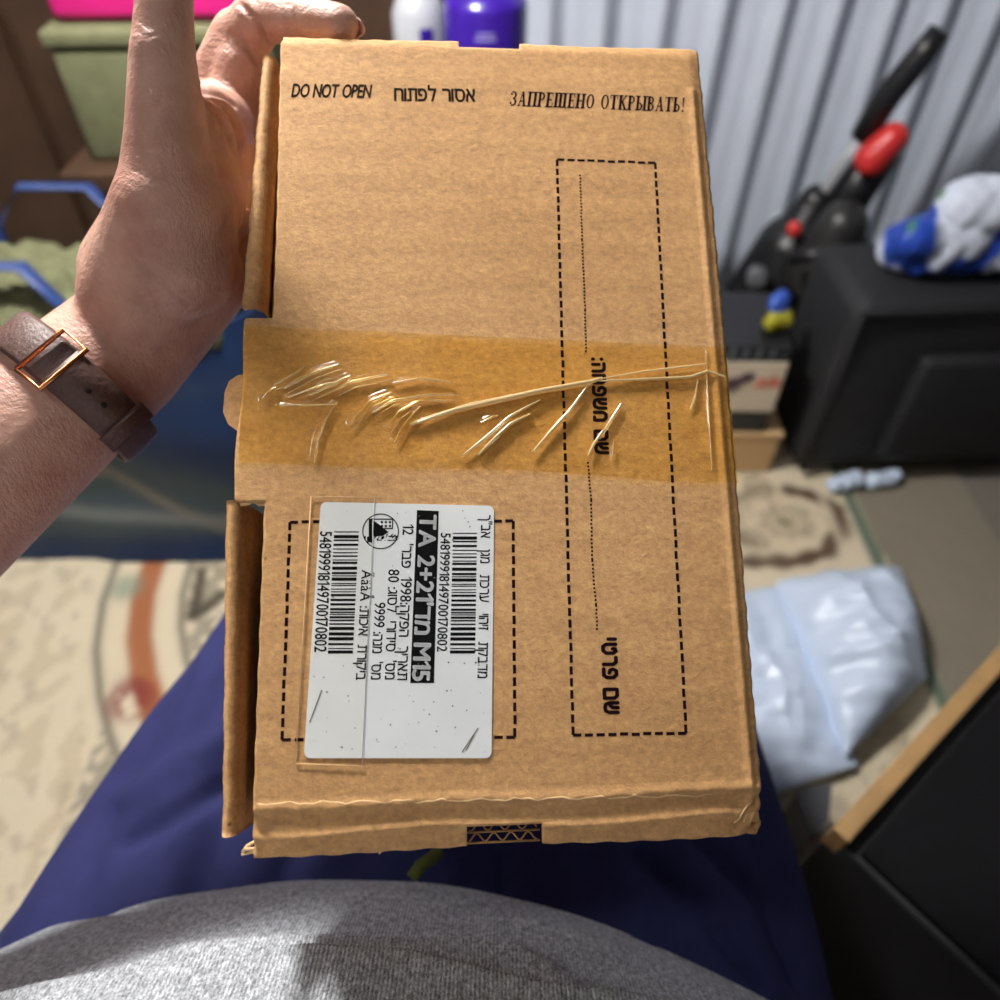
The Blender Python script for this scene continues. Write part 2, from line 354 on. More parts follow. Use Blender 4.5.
# ------------------------------------------------------------------ rug (colour woven point by point)
def rug():
    x0, x1, y0, y1 = -1.35, .95, -.6, 1.42; st = .005
    nx = int((x1-x0)/st)+1; ny = int((y1-y0)/st)+1
    gx, gy = np.meshgrid(np.linspace(x0, x1, nx), np.linspace(y0, y1, ny)); P = np.stack([gx.ravel(), gy.ravel()], 1)
    # the right border slants a little with the rug
    A = onz(850, 505, 0)[:2]; B = onz(875, 560, 0)[:2]; e = (B-A)/np.linalg.norm(B-A); nrm = np.array([e[1], -e[0]]);
    if nrm[0] < 0: nrm = -nrm
    off = (P-A)@nrm                      # >0 outside the green line
    cream = np.array(srgb(222, 208, 180)); sand = np.array(srgb(196, 178, 148)); taupe = np.array(srgb(146, 132, 112))
    brown = np.array(srgb(84, 62, 48)); green = np.array(srgb(70, 98, 84)); rust = np.array(srgb(158, 92, 54)); greyb = np.array(srgb(138, 130, 114))
    C = np.tile(cream, (len(P), 1))
    def put(mask, c, a=1.0):
        m = np.clip(mask, 0, 1)[:, None]*a; C[:] = C*(1-m) + c*m
    def soft(d, w_, s=.004): return 1/(1+np.exp(np.clip((np.abs(d)-w_)/s*2, -30, 30)))
    n1 = vnoise(P*38, 3, 3); n2 = vnoise(P*90, 5, 2)
    put((n1 > .25)*1.0, sand, .55); put((n2 > .45)*1.0, taupe, .35)
    # medallion at the right
    m = onz(785, 525, 0)[:2]; r = np.linalg.norm((P-m)*[.82, 1.0], axis=1); an = np.arctan2(P[:, 1]-m[1], P[:, 0]-m[0])
    put((r < .15)*1.0, cream); rr = r + .004*np.sin(an*9)
    put(soft(rr-.082, .012), taupe, .8); put((rr < .075)*1.0, sand, .55); put(soft(rr-.05, .006), cream, .8)
    put(soft(rr-.03, .005), taupe, .6); put((rr < .012)*1.0, brown, .5); put(((n2 > .2) & (rr < .09))*1.0, taupe, .35)
    for px, py in ((752, 545), (757, 490), (745, 470), (835, 585)):
        c = onz(px, py, 0)[:2]; q = np.linalg.norm(P-c, axis=1); put(soft(q-.022, .006), taupe, .75); put((q < .012)*1.0, taupe, .7)
    band = [onz(*p, 0)[:2] for p in ((690, 570), (742, 565), (790, 566), (822, 556), (838, 535), (835, 512), (818, 500), (790, 494))]
    d, _ = seg_dist(P, band); d = d + .003*np.sin(P[:, 0]*130); put(soft(d, .012), brown, .92); put(soft(d-.026, .005), cream, .8)
    put(soft(off, .012), green, .9); put(soft(off+.05, .008), cream, .6); put((off > .014)*1.0, np.array(srgb(136, 128, 112)))
    # left: rust band, cream guard stripes, grey floral field
    bl = [onz(*p, 0)[:2] for p in ((170, 540), (156, 565), (145, 600), (141, 640), (146, 680), (156, 715), (175, 760))]
    d, _ = seg_dist(P, bl); ar = (P[:, 0] < -.1)*1.0
    put(ar*soft(d, .09, .01), cream, .95); put(ar*soft(d, .020), rust, .95); put(ar*soft(d-.062, .006), np.array(srgb(96, 90, 80)), .9)
    lx = (P[:, 0] < -.1) & (d > .07) & (P[:, 0] > -.56)
    put(lx*1.0, greyb, .75); sp = (np.sin(P[:, 0]*150+2*np.sin(P[:, 1]*60))*np.sin(P[:, 1]*120+2*np.sin(P[:, 0]*50)) > .35)
    put((lx & sp)*1.0, cream, .85)
    for ln in (((222, 598), (205, 612), (195, 618)), ((203, 575), (199, 598), (195, 616))):
        d2, _ = seg_dist(P, [onz(*p, 0)[:2] for p in ln]); put(soft(d2, .010), np.array(srgb(70, 64, 54)), .95)
    c = onz(133, 700, 0)[:2]; q = np.linalg.norm(P-c, axis=1); put(soft(q, .035, .01)*(n2 > -.2), np.array(srgb(128, 50, 52)), .8)
    c = onz(128, 590, 0)[:2]; q = np.linalg.norm(P-c, axis=1); put(soft(q, .025, .01), np.array(srgb(120, 138, 122)), .7)
    for px, py in ((802, 815), (812, 840), (822, 858)):
        c = onz(px, py, 0)[:2]; q = np.linalg.norm(P-c, axis=1); put(soft(q, .012, .006), np.array(srgb(120, 48, 44)), .8)
    ang = np.zeros(len(P)); z = .008 + .0006*n2
    V = np.stack([P[:, 0], P[:, 1], z], 1)
    keep = (off < .35).reshape(ny, nx)[:-1, :-1]
    keep = (off < .22).reshape(ny, nx)[:-1, :-1]
    F = grid_faces(nx, ny, keep)
    o = obj('rug', V, F, M_rug); set_colors(o, C)
    tag(o, 'cream and brown patterned rug with medallions, rust band and green border, on the floor', 'rug')
rug()

# ------------------------------------------------------------------ curtain and background furniture
def curtain():
    t = empty('curtain', (.8, 1.62, 0), 'pale grey pleated curtain hanging behind the vacuum cleaner', 'curtain')
    xs = np.linspace(-.02, 1.62, 700); zs = np.linspace(.03, 2.28, 24); V = []
    for z in zs:
        f = 1 - .15*(z/2.3)
        for x in xs:
            ph = 2*math.pi*(x-.02+.012*math.sin(x*7+z*1.1))/.102
            s = math.sin(ph) + .35*math.sin(2*ph+.8) + .2*math.sin(.5*ph+z)
            V.append((x, 1.60 + .0115*f*s + .01*math.sin(x*3+1.5*z), z))
    o = obj('cloth', V, grid_faces(len(xs), len(zs)), M_curt, t)
    sm = o.modifiers.new('thickness', 'SOLIDIFY'); sm.thickness = .002
    obj('rod', *tube([(-.08, 1.6, 2.3), (1.64, 1.6, 2.3)], .012, 12), M_steel, t)
curtain()

def cabinet():
    t = empty('wardrobe', (-.85, 1.55, 0), 'dark brown wooden wardrobe behind the low table', 'wardrobe')
    obj('body', *box((-.87, 1.64, 1.0), (1.6, .30, 2.0), bev=.004), M_wood, t, False)
    for x in (-1.25, -.45):
        d = obj('door', *box((x, 1.478, 1.0), (.78, .022, 1.9), bev=.004), M_wood, t, False)
        obj('handle', *tube([(x+.3*(1 if x < -.8 else -1), 1.46, .85), (x+.3*(1 if x < -.8 else -1), 1.46, 1.05)], .006), M_steel, d)
cabinet()
TZ = .52
def table():
    t = empty('low_table', (-.22, 1.27, 0), 'dark wooden low table standing behind the cardboard box', 'table')
    obj('tabletop', *box((-.22, 1.27, TZ-.015), (.86, .34, .03), bev=.005), M_wood, t, False)
    for x in (-.6, .16):
        for y in (1.13, 1.41): obj('leg', *box((x, y, (TZ-.03)/2+.005), (.04, .04, TZ-.0405), bev=.003), M_wood, t, False)
table()
def canister():
    p = onz(487, 20, .66); c = (p[0], 1.20, TZ)
    t = empty('purple_canister', c, 'purple plastic canister with faint pale print standing on the low table', 'canister')
    obj('body', *lathe(c, [(.050, 0), (.057, .004), (.058, .02), (.058, .19), (.055, .20), (.03, .215)], 40), M_purple, t)
    obj('lid', *lathe((c[0], c[1], TZ+.214), [(.034, 0), (.036, .004), (.036, .03), (.033, .034)], 32), M_purple, t)
    # curved print patches hugging the wall of the canister
    def patch(a0, a1, z0, z1, n=8):
        V = []; 
        for z in (z0, z1):
            for k in range(n+1):
                a = a0+(a1-a0)*k/n; V.append((c[0]+.0585*math.sin(a), c[1]-.0585*math.cos(a), TZ+z))
        return V, grid_faces(n+1, 2)
    parts = [patch(-.2, .22, .168, .171), patch(-.24, .26, .161, .165), patch(-.05, .07, .148, .150), patch(-.03, .02, .144, .148), patch(.02, .06, .144, .148)]
    obj('print', *merge(parts), M_pale, t, False)
canister()
def white_tub():
    p = onz(432, 18, .66); c = (p[0]-.012, 1.24, TZ)
    t = empty('striped_bottle', c, 'white plastic bottle with purple stripe left of the purple canister', 'bottle')
    obj('body', *lathe(c, [(.034, 0), (.038, .004), (.038, .17), (.03, .19), (.018, .2), (.018, .215)], 32), M_silver, t)
    obj('stripe', *lathe((c[0], c[1], TZ+.05), [(.0384, 0), (.0386, .001), (.0386, .03), (.0384, .031)], 32), M_purple, t)
    V = []
    for z in (.01, .16):
        for k in range(7):
            a = .1+.5*k/6; V.append((c[0]+.0388*math.sin(a), c[1]-.0388*math.cos(a), TZ+z))
    obj('side_stripe', V, grid_faces(7, 2), M_purple, t)
white_tub()
def pot():
    p = onz(378, 18, .62); c = (p[0], 1.15, TZ)
    t = empty('steel_bowl', c, 'grey steel bowl on the low table between fingertip and striped bottle', 'bowl')
    obj('body', *lathe(c, [(.03, 0), (.045, .004), (.062, .03), (.068, .07), (.072, .085), (.066, .085), (.062, .07), (.055, .03), (.02, .012)], 40), M_steel, t)
    obj('rim', *lathe((c[0], c[1], TZ+.084), [(.066, 0), (.074, .001), (.074, .005), (.066, .006)], 40), M_steel, t)
pot()
def left_boxes():
    x = -.47
    t = empty('olive_box', (x, 1.24, TZ), 'olive green storage box on the low table under the pink box', 'box')
    obj('body', *box((x, 1.24, TZ+.075), (.30, .17, .15), .05, .008), M_olive, t)
    obj('lid', *box((x, 1.24, TZ+.162), (.31, .18, .022), .05, .006), M_olive, t)
    t = empty('pink_box', (x, 1.25, TZ+.175), 'bright pink box stacked on the olive storage box', 'box')
    obj('body', *box((x, 1.25, TZ+.255), (.28, .15, .158), .02, .012), M_pink, t)
    obj('lid', *box((x, 1.25, TZ+.341), (.286, .156, .012), .02, .004), M_pink, t)
left_boxes()

def grid_bag(c0, c1, c2, c3, zbase, thick, n=70, seed=1, wr=.006, pw=.55):
    """an inflated rectangular pouch whose seam follows four ground corners"""
    us = np.linspace(0, 1, n); V = []
    for side in (1, -1):
        for v in us:
            for u in us:
                p = (1-u)*(1-v)*c0 + u*(1-v)*c1 + u*v*c2 + (1-u)*v*c3
                b = max(0, (4*u*(1-u))*(4*v*(1-v)))**pw
                V.append((p[0], p[1], b, side))
    V = np.array(V); Q = V[:, :2]
    wrk = .6*vnoise(Q*24, seed, 3) - 1.1*np.abs(vnoise(Q*np.array([30, 14]), seed+1, 3)) - .6*np.abs(vnoise(Q*np.array([14, 40]), seed+5, 3)); 
    z = np.where(V[:, 3] > 0, zbase + thick*.28 + V[:, 2]*(thick*.72 + wr*wrk), zbase + thick*.28*(1-V[:, 2]))
    rim = np.exp(-V[:, 2]*9); z = z + rim*.004*vnoise(Q*70, seed+3, 2); z = np.maximum(z, zbase+.0005)
    P = np.stack([V[:, 0], V[:, 1], z], 1)
    f = grid_faces(n, n); F = list(f) + [tuple(i+n*n for i in q)[::-1] for q in f]
    return P, F
def bags():
    g = 'white mailer bags on the rug'
    A = [onz(x, y, .03)[:2] for x, y in ((700, 598), (787, 582), (858, 764), (738, 806))]
    P, F = grid_bag(*A, .010, .055, n=110, seed=4, wr=.011)
    tag(obj('mailer_bag', P, F, M_white), 'matte white plastic mailer bag lying next to the cardboard box', 'bag', g)
    B = [onz(x, y, .06)[:2] for x, y in ((778, 574), (905, 560), (932, 672), (850, 752))]
    P, F = grid_bag(*B, .010, .115, n=110, seed=9, wr=.020)
    tag(obj('mailer_bag', P, F, M_white), 'puffier shiny white mailer bag with creases, further right of the two', 'bag', g)
bags()

# vacuum cleaner leaning against the curtain
def vacuum():
    a = ony(757, 318, 1.40); b = ony(816, 202, 1.42); c = ony(862, 138, 1.40); d = ony(940, 30, 1.38)
    foot = np.array([a[0]-.05, 1.36, .06])
    t = empty('vacuum_cleaner', (a[0]-.02, 1.36, .009), 'black upright vacuum cleaner with red buttons leaning by the grey curtain', 'vacuum cleaner')
    ax = (b-a)/np.linalg.norm(b-a); sd = np.array([.1, -.02, -.07])
    parts = [capsule(a, a+(b-a)*.6, .095, .074, 28), capsule(a+(b-a)*.5, b, .074, .034, 28), capsule(a+sd*.9, a+(b-a)*.85+sd*.8, .085, .055, 24)]
    V, N, F = remeshed(parts, .004, 6); obj('body', V, F, M_blackp, t)
    obj('wand', *tube([b-ax*.02, b+(c-b)*.5, c+(d-c)*.1], [.015, .013, .013], 16), M_silver, t)
    obj('handle_grip', *tube([b+[.045, 0, -.06], b+(c-b)*.5+[.04, 0, -.045], c+[.045, 0, -.02]], [.05, .04, .036], 16), M_blackp, t)
    obj('handle', *tube([c, c+(d-c)*.3+[0, 0, .02], c+(d-c)*.8, d], [.022, .024, .022, .018], 16), M_blackp, t)
    obj('red_release', *capsule(c+[.012, -.04, -.02], c+[.035, -.04, .015], .030, .026, 18), M_red, t)['label'] = 'red release catch'
    n = np.array([-.25, -.85, .25]); n /= np.linalg.norm(n)
    q = ony(794, 229, 1.32); obj('button', *lathe(q, [(.010, -.03), (.014, .004), (.011, .010), (.003, .012)], 20, n), M_red, t)['label'] = 'red button'
    q = ony(757, 278, 1.298); obj('badge', *lathe(q, [(.02, -.03), (.020, .003), (.016, .006)], 20, n), M_greyp, t)['label'] = 'grey round badge'
    cv = ony(815, 275, 1.31); obj('dust_cup', *capsule(cv, cv+ax*.10, .052, .045, 24), simple('smoked_plastic', srgb(44, 44, 44), .4), t)
    # floor head with ribs
    h = obj('floor_head', *box((foot[0]-.03, 1.37, .075), (.36, .17, .12), .05, .025), M_blackp, t)
    for k in range(9): obj('rib', *box((foot[0]-.15+.03*k, 1.278+.0015*k, .09), (.010, .012, .07), .05, .002), M_greyp, h)
    obj('neck', *tube([np.array([a[0]-.01, 1.38, .10]), a], [.04, .06], 16), M_blackp, t)
    obj('power_cord', *tube([(foot[0]+.02, 1.25, .30), (foot[0]+.06, 1.22, .33), (foot[0]+.10, 1.24, .31), (foot[0]+.13, 1.30, .28), (foot[0]+.16, 1.36, .25)], .012, 10), M_blackp, t)
vacuum()

def suitcase():
    p = onz(800, 466, .01); q = np.array([p[0]-.03, p[1]-.03])
    c = (q[0]+.24, q[1]+.115, .19); rz = .06
    t = empty('suitcase', (c[0], c[1], .009), 'black fabric suitcase standing at the rug edge', 'suitcase')
    obj('shell', *box((c[0], c[1], .20), (.48, .20, .35), rz, .03), M_case, t)
    obj('pocket', *box((c[0]+.05, c[1]-.105, .17), (.30, .03, .22), rz, .012), M_case, t)
    obj('piping', *tube([(c[0]-.22, c[1]-.115, .03), (c[0]-.225, c[1]-.115, .36), (c[0]+.22, c[1]-.085, .36), (c[0]+.22, c[1]-.085, .03)], .006), M_case, t)
    obj('handle', *tube([(c[0]-.09, c[1]+.088, .366), (c[0]-.08, c[1]+.09, .392), (c[0]+.08, c[1]+.095, .392), (c[0]+.09, c[1]+.098, .366)], .009), M_greyp, t)
    for s in (-1, 1):
        obj('wheel', *lathe((c[0]+s*.19, c[1]-.07, .028), [(.008, -.012), (.02, -.012), (.02, .012), (.008, .012)], 20, (1, 0, 0)), M_greyp, t)
    return c
SC = suitcase()
def blue_parcel():
    c = (SC[0]-.06, SC[1]-.03, .378)
    parts = [capsule((c[0]-.08, c[1], c[2]+.045), (c[0]+.16, c[1]+.02, c[2]+.05), .042, .05), capsule((c[0]-.02, c[1]+.02, c[2]+.10), (c[0]+.16, c[1], c[2]+.10), .04, .05)]
    V, N, F = remeshed(parts, .005, 5); V = V + N*((.012*vnoise(V*40, 21, 4))[:, None]); V[:, 2] = np.maximum(V[:, 2], .3765)
    o = obj('carrier_bag', V, F, attr_mat('carrier_bag_print', .35, 60, .05, .1))
    k = np.clip((vnoise(V*26, 33, 3)+.05)*6+.5, 0, 1)[:, None]; g = np.clip((vnoise(V*34, 35, 2)-.55)*8, 0, 1)[:, None]
    C = np.array(srgb(40, 70, 165))*(1-k)+np.array(srgb(205, 212, 228))*k; C = C*(1-g)+np.array(srgb(70, 130, 80))*g; set_colors(o, C)
    tag(o, 'crumpled blue and white plastic carrier bag on top of the black suitcase', 'bag')
blue_parcel()
def cartons():
    x = .505; y = 1.0
    t = empty('lower_carton', (x-.12, y+.08, .009), 'plain tan cardboard carton under the picture box beside the suitcase', 'box')
    obj('body', *box((x-.12, y+.085, .052), (.24, .17, .085), -.03, .003), M_kbox, t, False)
    obj('lid', *box((x-.12, y+.085, .099), (.246, .176, .010), -.03, .003), M_kbox, t, False)
    t = empty('picture_box', (x-.15, y+.08, .1045), 'cream box with plum and coral pictures stacked on the tan carton', 'box')
    obj('tray', *box((x-.15, y+.085, .128), (.235, .165, .046), -.03, .004), M_blackp, t, False)
    b = obj('sleeve', *box((x-.15, y+.085, .2045), (.24, .17, .105), -.03, .004), M_cream, t, False)
    def blob(px, py, pts, mat, nm):
        c = ony(px, py, y-.0035); V = []; 
        for d in (0, .006):
            for a, b_ in pts: V.append((c[0]+a, c[1]+d+.000, c[2]+b_))
        n = len(pts); F = [tuple(range(n)), tuple(range(n, 2*n))[::-1]] + [(i, (i+1) % n, n+(i+1) % n, n+i) for i in range(n)]
        obj(nm, V, F, mat, b, False)
    blob(740, 382, [(-.022, -.022), (-.005, -.016), (.004, -.004), (.020, .004), (.022, .016), (.008, .018), (-.006, .008), (-.022, .004)], M_plum, 'printed_shape')
    blob(768, 383, [(-.022, -.010), (.024, -.010), (.020, .006), (.008, .014), (-.002, .006), (-.014, .010)], M_coral, 'printed_shape')
    t = empty('ribbed_mat', (x-.15, y+.085, .258), 'dark ribbed slab lying on top of the picture box', 'slab')
    o = obj('slab', *box((x-.15, y+.085, .272), (.238, .168, .028), -.03, .006), M_blackp, t, False)
    for k in range(11): obj('rib', *box((x-.258+.0215*k, y+.001+.0, .272), (.008, .006, .022), -.03, .002), M_greyp, t, False)
    # bright packet on top
    parts = [capsule((x-.060, y+.045, .306), (x-.045, y+.055, .306), .017, .019), capsule((x-.060, y+.06, .326), (x-.045, y+.07, .332), .015, .012)]
    V, N, F = remeshed(parts, .004, 4); V = V + N*(.006*vnoise(V*70, 4, 3)[:, None])
    o = obj('snack_packet', V, F, M_yel); o.data.materials.append(M_bblue)
    for q in o.data.polygons:
        if q.center.z > .322: q.material_index = 1
    tag(o, 'small crumpled yellow and blue packet on top of the picture box', 'packet')
cartons()
def paper_bits():
    for i, (px, py, lab) in enumerate(((845, 486, 'small crumpled white paper scrap on the rug by the suitcase'), (882, 482, 'crumpled white tissue at the suitcase wheel, right of the paper scrap'))):
        p = onz(px, py, .02)
        V, N, F = remeshed([capsule((p[0]-.02, p[1], .024), (p[0]+.02, p[1]+.01, .026), .014, .014)], .003, 2)
        V = V + N*(.005*vnoise(V*150, 30+i, 3)[:, None]); V[:, 2] = np.maximum(V[:, 2], .0095)
        tag(obj('paper_scrap', V, F, M_white), lab, 'paper')
paper_bits()
def black_chest():
    A = onz(832, 828, .34); B = onz(878, 778, .34); e = (B-A)[:2]/np.linalg.norm((B-A)[:2]); n = np.array([e[1], -e[0]])
    rz = math.atan2(e[1], e[0]); L, D = .42, .30
    cc = A[:2] + e*L/2 + n*D/2
    t = empty('storage_chest', (cc[0], cc[1], .009), 'black storage chest with raw wooden edge strip beside the right thigh', 'chest')
    obj('body', *box((cc[0], cc[1], .17), (L, D, .315), rz, .006), M_case, t, False)
    m = A[:2] + e*L/2 + n*.008
    obj('edge_strip', *box((m[0], m[1], .325), (L, .016, .034), rz, .002), M_tan, t, False)
    obj('top_panel', *box((cc[0]+n[0]*.012, cc[1]+n[1]*.012, .331), (L-.01, D-.03, .012), rz, .003), M_matte, t, False)
    t = empty('file_box', (.47, .45, .009), 'dark grey box on the rug between the mailer bags and the chest', 'box')
    f0 = [onz(*p, .09) for p in ((796, 794), (830, 786), (826, 822), (812, 836))]
    V = [(p[0], p[1], z) for z in (.010, .085) for p in f0]
    obj('body', V, [(0, 1, 2, 3), (7, 6, 5, 4)] + [(i, i+4, (i+1) % 4+4, (i+1) % 4) for i in range(4)], M_greyp, t, False)
    cx = np.mean(f0, 0); V = [(cx[0]+(p[0]-cx[0])*1.04, cx[1]+(p[1]-cx[1])*1.04, z) for z in (.0855, .098) for p in f0]
    obj('lid', V, [(0, 1, 2, 3), (7, 6, 5, 4)] + [(i, i+4, (i+1) % 4+4, (i+1) % 4) for i in range(4)], M_greyp, t, False)
black_chest()

def blue_bag():
    p = onz(180, 572, .01); x, y = p[0], p[1]+.01
    t = empty('shopping_bag', (x-.1, y+.1, .009), 'large dark blue woven shopping bag standing on the rug at left', 'bag')
    zs = np.linspace(.010, .44, 110); m = 420; per = []
    for k in range(m):
        a = 2*math.pi*k/m; cx = abs(math.cos(a))**.45*math.copysign(1, math.cos(a)); sy = abs(math.sin(a))**.45*math.copysign(1, math.sin(a)); per.append((cx, sy))
    C = np.array([x-.11, y+.14]); P = []
    for z in zs:
        h = (z-.01)/.43
        for cx, sy in per: P.append((C[0]+cx*(.31+.015*math.sin(7*z)), C[1]+sy*(.125-.02*h)+.012*h, z))
    P = np.array(P); dsp = .010*vnoise(P*np.array([16, 16, 12]), 3, 3)
    ctr = np.array([C[0], C[1], 0]); d = (P-ctr)*[1, 1, 0]; d /= np.linalg.norm(d, axis=1)[:, None]
    u = P[:, 0]-C[0]; Z = P[:, 2]
    col3 = np.tile(np.array(srgb(38, 60, 100)), (len(P), 1)); wob = .02*vnoise(P*14, 8, 3)
    sg = lambda q: (1/(1+np.exp(np.clip(q, -40, 40))))[:, None]
    k1 = sg((Z-(.25-.25*np.clip(u+.02, 0, 1))+wob)/.010)*sg((.065-Z)/.006); col3 = col3*(1-k1)+np.array(srgb(72, 88, 96))*k1
    k2 = sg((np.abs(Z-(.215-.8*(u-.02))+wob*.5)-.010)/.004)*sg(-(u+.03)/.01)*sg((.07-Z)/.01); col3 = col3*(1-k2)+np.array(srgb(134, 124, 110))*k2
    k3 = sg((np.abs(Z-(.115-.09*u))-.010)/.004); col3 = col3*(1-k3)+np.array(srgb(128, 132, 132))*k3
    k4 = sg((np.abs(Z-.34+wob)-.008)/.008); col3 = col3*(1-.5*k4)+np.array(srgb(70, 86, 116))*.5*k4
    P = P + d*dsp[:, None]
    F = [(j*m+k, j*m+(k+1) % m, (j+1)*m+(k+1) % m, (j+1)*m+k) for j in range(len(zs)-1) for k in range(m)] + [tuple(range(m))[::-1]]
    o = obj('body', P, F, attr_mat('woven_bag_print', .5, 200, .12, .1), t); set_colors(o, col3)
    s = o.modifiers.new('thickness', 'SOLIDIFY'); s.thickness = .002
    for s in (-1, 1):
        yy = C[1]+s*.11+.02
        obj('handle', *tube([(C[0]-.1, yy, .40), (C[0]-.095, yy, .47), (C[0]-.05, yy+.02, .52), (C[0]+.05, yy+.02, .52), (C[0]+.095, yy, .47), (C[0]+.1, yy, .40)], .012, 8, flat=.3), M_bluebag, t)
    parts = [capsule((C[0]+.02, C[1]-.055, .43), (C[0]+.235, C[1]-.05, .425), .045, .04), capsule((C[0]-.22, C[1]-.02, .42), (C[0]+.05, C[1]-.03, .43), .07, .06), capsule((C[0]-.1, C[1]+.04, .43), (C[0]+.23, C[1]+.04, .43), .055, .05)]
    V, N, F = remeshed(parts, .006, 5); V = V + N*(.012*vnoise(V*40, 17, 3)[:, None])
    tag(obj('towel', V, F, M_olive), 'crumpled pale green towel stuffed in the top of the blue bag', 'towel')
    V, N, F = remeshed([capsule((C[0]+.22, C[1]-.05, .495), (C[0]+.25, C[1]-.03, .51), .034, .03)], .005, 5); V = V + N*(.010*vnoise(V*50, 12, 3)[:, None])
    tag(obj('plastic_wrap', V, F, M_white), 'crumpled white plastic wrap on top of the blue bag beside the wrist', 'wrap')
blue_bag()

# ------------------------------------------------------------------ the cardboard box
Wd, Hd, Dd = .18, .324, .085
Q = [(281, 35), (698.5, 46), (763, 833), (246, 859)]
def face_pose():
    A = []
    for (u, v), (x, y) in zip([(0, 0), (1, 0), (1, 1), (0, 1)], Q):
        x = (x-500)/FPX; y = (y-500)/FPX
        A.append([u, v, 1, 0, 0, 0, -x*u, -x*v, -x]); A.append([0, 0, 0, u, v, 1, -y*u, -y*v, -y])
    H = np.linalg.svd(np.array(A))[2][-1].reshape(3, 3); H *= np.sign(H[2, 2]); a, b, t = H.T
    s = Wd/np.linalg.norm(a); a_, b_, t = a/np.linalg.norm(a), b/np.linalg.norm(b), t*s
    m = a_+b_*0; b_ = b_-m*(b_@m)/2; b_ /= np.linalg.norm(b_); a_ = a_-b_*(a_@b_); a_ /= np.linalg.norm(a_)
    R = np.stack([RIGHT, -UP, FWD], 1)
    return R@a_, R@b_, CAM + R@t
BU, BV, BO = face_pose(); BN = np.cross(BU, -BV)          # right, down, outward
def L(u, v, w_=0.0): return BO + BU*u + BV*v + BN*w_
def fp(px, py, w_=0.0):
    """pixel -> (u, v) on the plane lying w_ above the face"""
    o = BO + BN*w_; r = ray(px, py); t = ((o-CAM)@BN)/(r@BN); p = CAM+r*t-o
    return p@BU, p@BV
def fw(px, py, w_=0.0):
    u, v = fp(px, py, w_); return L(u, v, w_)
bc = L(Wd/2, Hd, -Dd/2)
MB = Matrix(((BU[0], -BV[0], BN[0], bc[0]), (BU[1], -BV[1], BN[1], bc[1]), (BU[2], -BV[2], BN[2], bc[2]), (0, 0, 0, 1)))
BOX = empty('cardboard_box', None, 'brown cardboard gas mask box with printed warnings, tape and white label, held in the hand', 'box', M=MB)
MIDT, MIDB = fp(262, 318)[1], fp(250, 502)[1]           # middle tongue of the left edge
TABU = -.0095
NT0, NT1 = fp(459, 48)[0], fp(520, 48)[0]; NTV = fp(490, 48)[1]
NB0, NB1 = fp(467, 830)[0], fp(543, 830)[0]; NBV = fp(500, 826)[1]
CR = fp(500, 802)[1]; CR2 = fp(500, 826)[1]
def face_bump(u, v):
    """gentle waviness, the rubbed crease strip along the bottom and the crushed corners"""
    P = np.stack([u, v], 1); z = .0004*vnoise(P*16, 2, 2)
    cr = CR + .0005*np.sin(u*70) + .0003*np.sin(u*533)
    s = np.clip((v-cr)/.0016, 0, 1); z += -.0011*s                       # step down over the crease
    z += .0016*np.exp(-((v-cr+.0012)/.0016)**2)*.5
    cr2 = CR2 + .001*np.sin(u*60+1)
    t = np.clip((v-cr2)/(Hd-CR2), 0, 1); z += -.0014*t**1.3               # bent-back lip
    z += .0007*np.exp(-((v-cr2)/.0009)**2)
    z += -.0030*np.exp(-((u-Wd)**2+(v-Hd+.004)**2)/.008**2)*(1+.6*np.sin((u+v)*900))
    z += -.0012*np.exp(-((u-0)**2+(v-Hd+.004)**2)/.006**2)*(1+.6*np.sin((u-v)*900))
    z += -.0012*np.exp(-((u-Wd)/.003)**2)                               # rolled right edge
    z += .0008*np.exp(-((u-Wd+.0045)/.0012)**2)*(v > .02)
    z += -.0010*np.exp(-(v/.0025)**2)
    return z
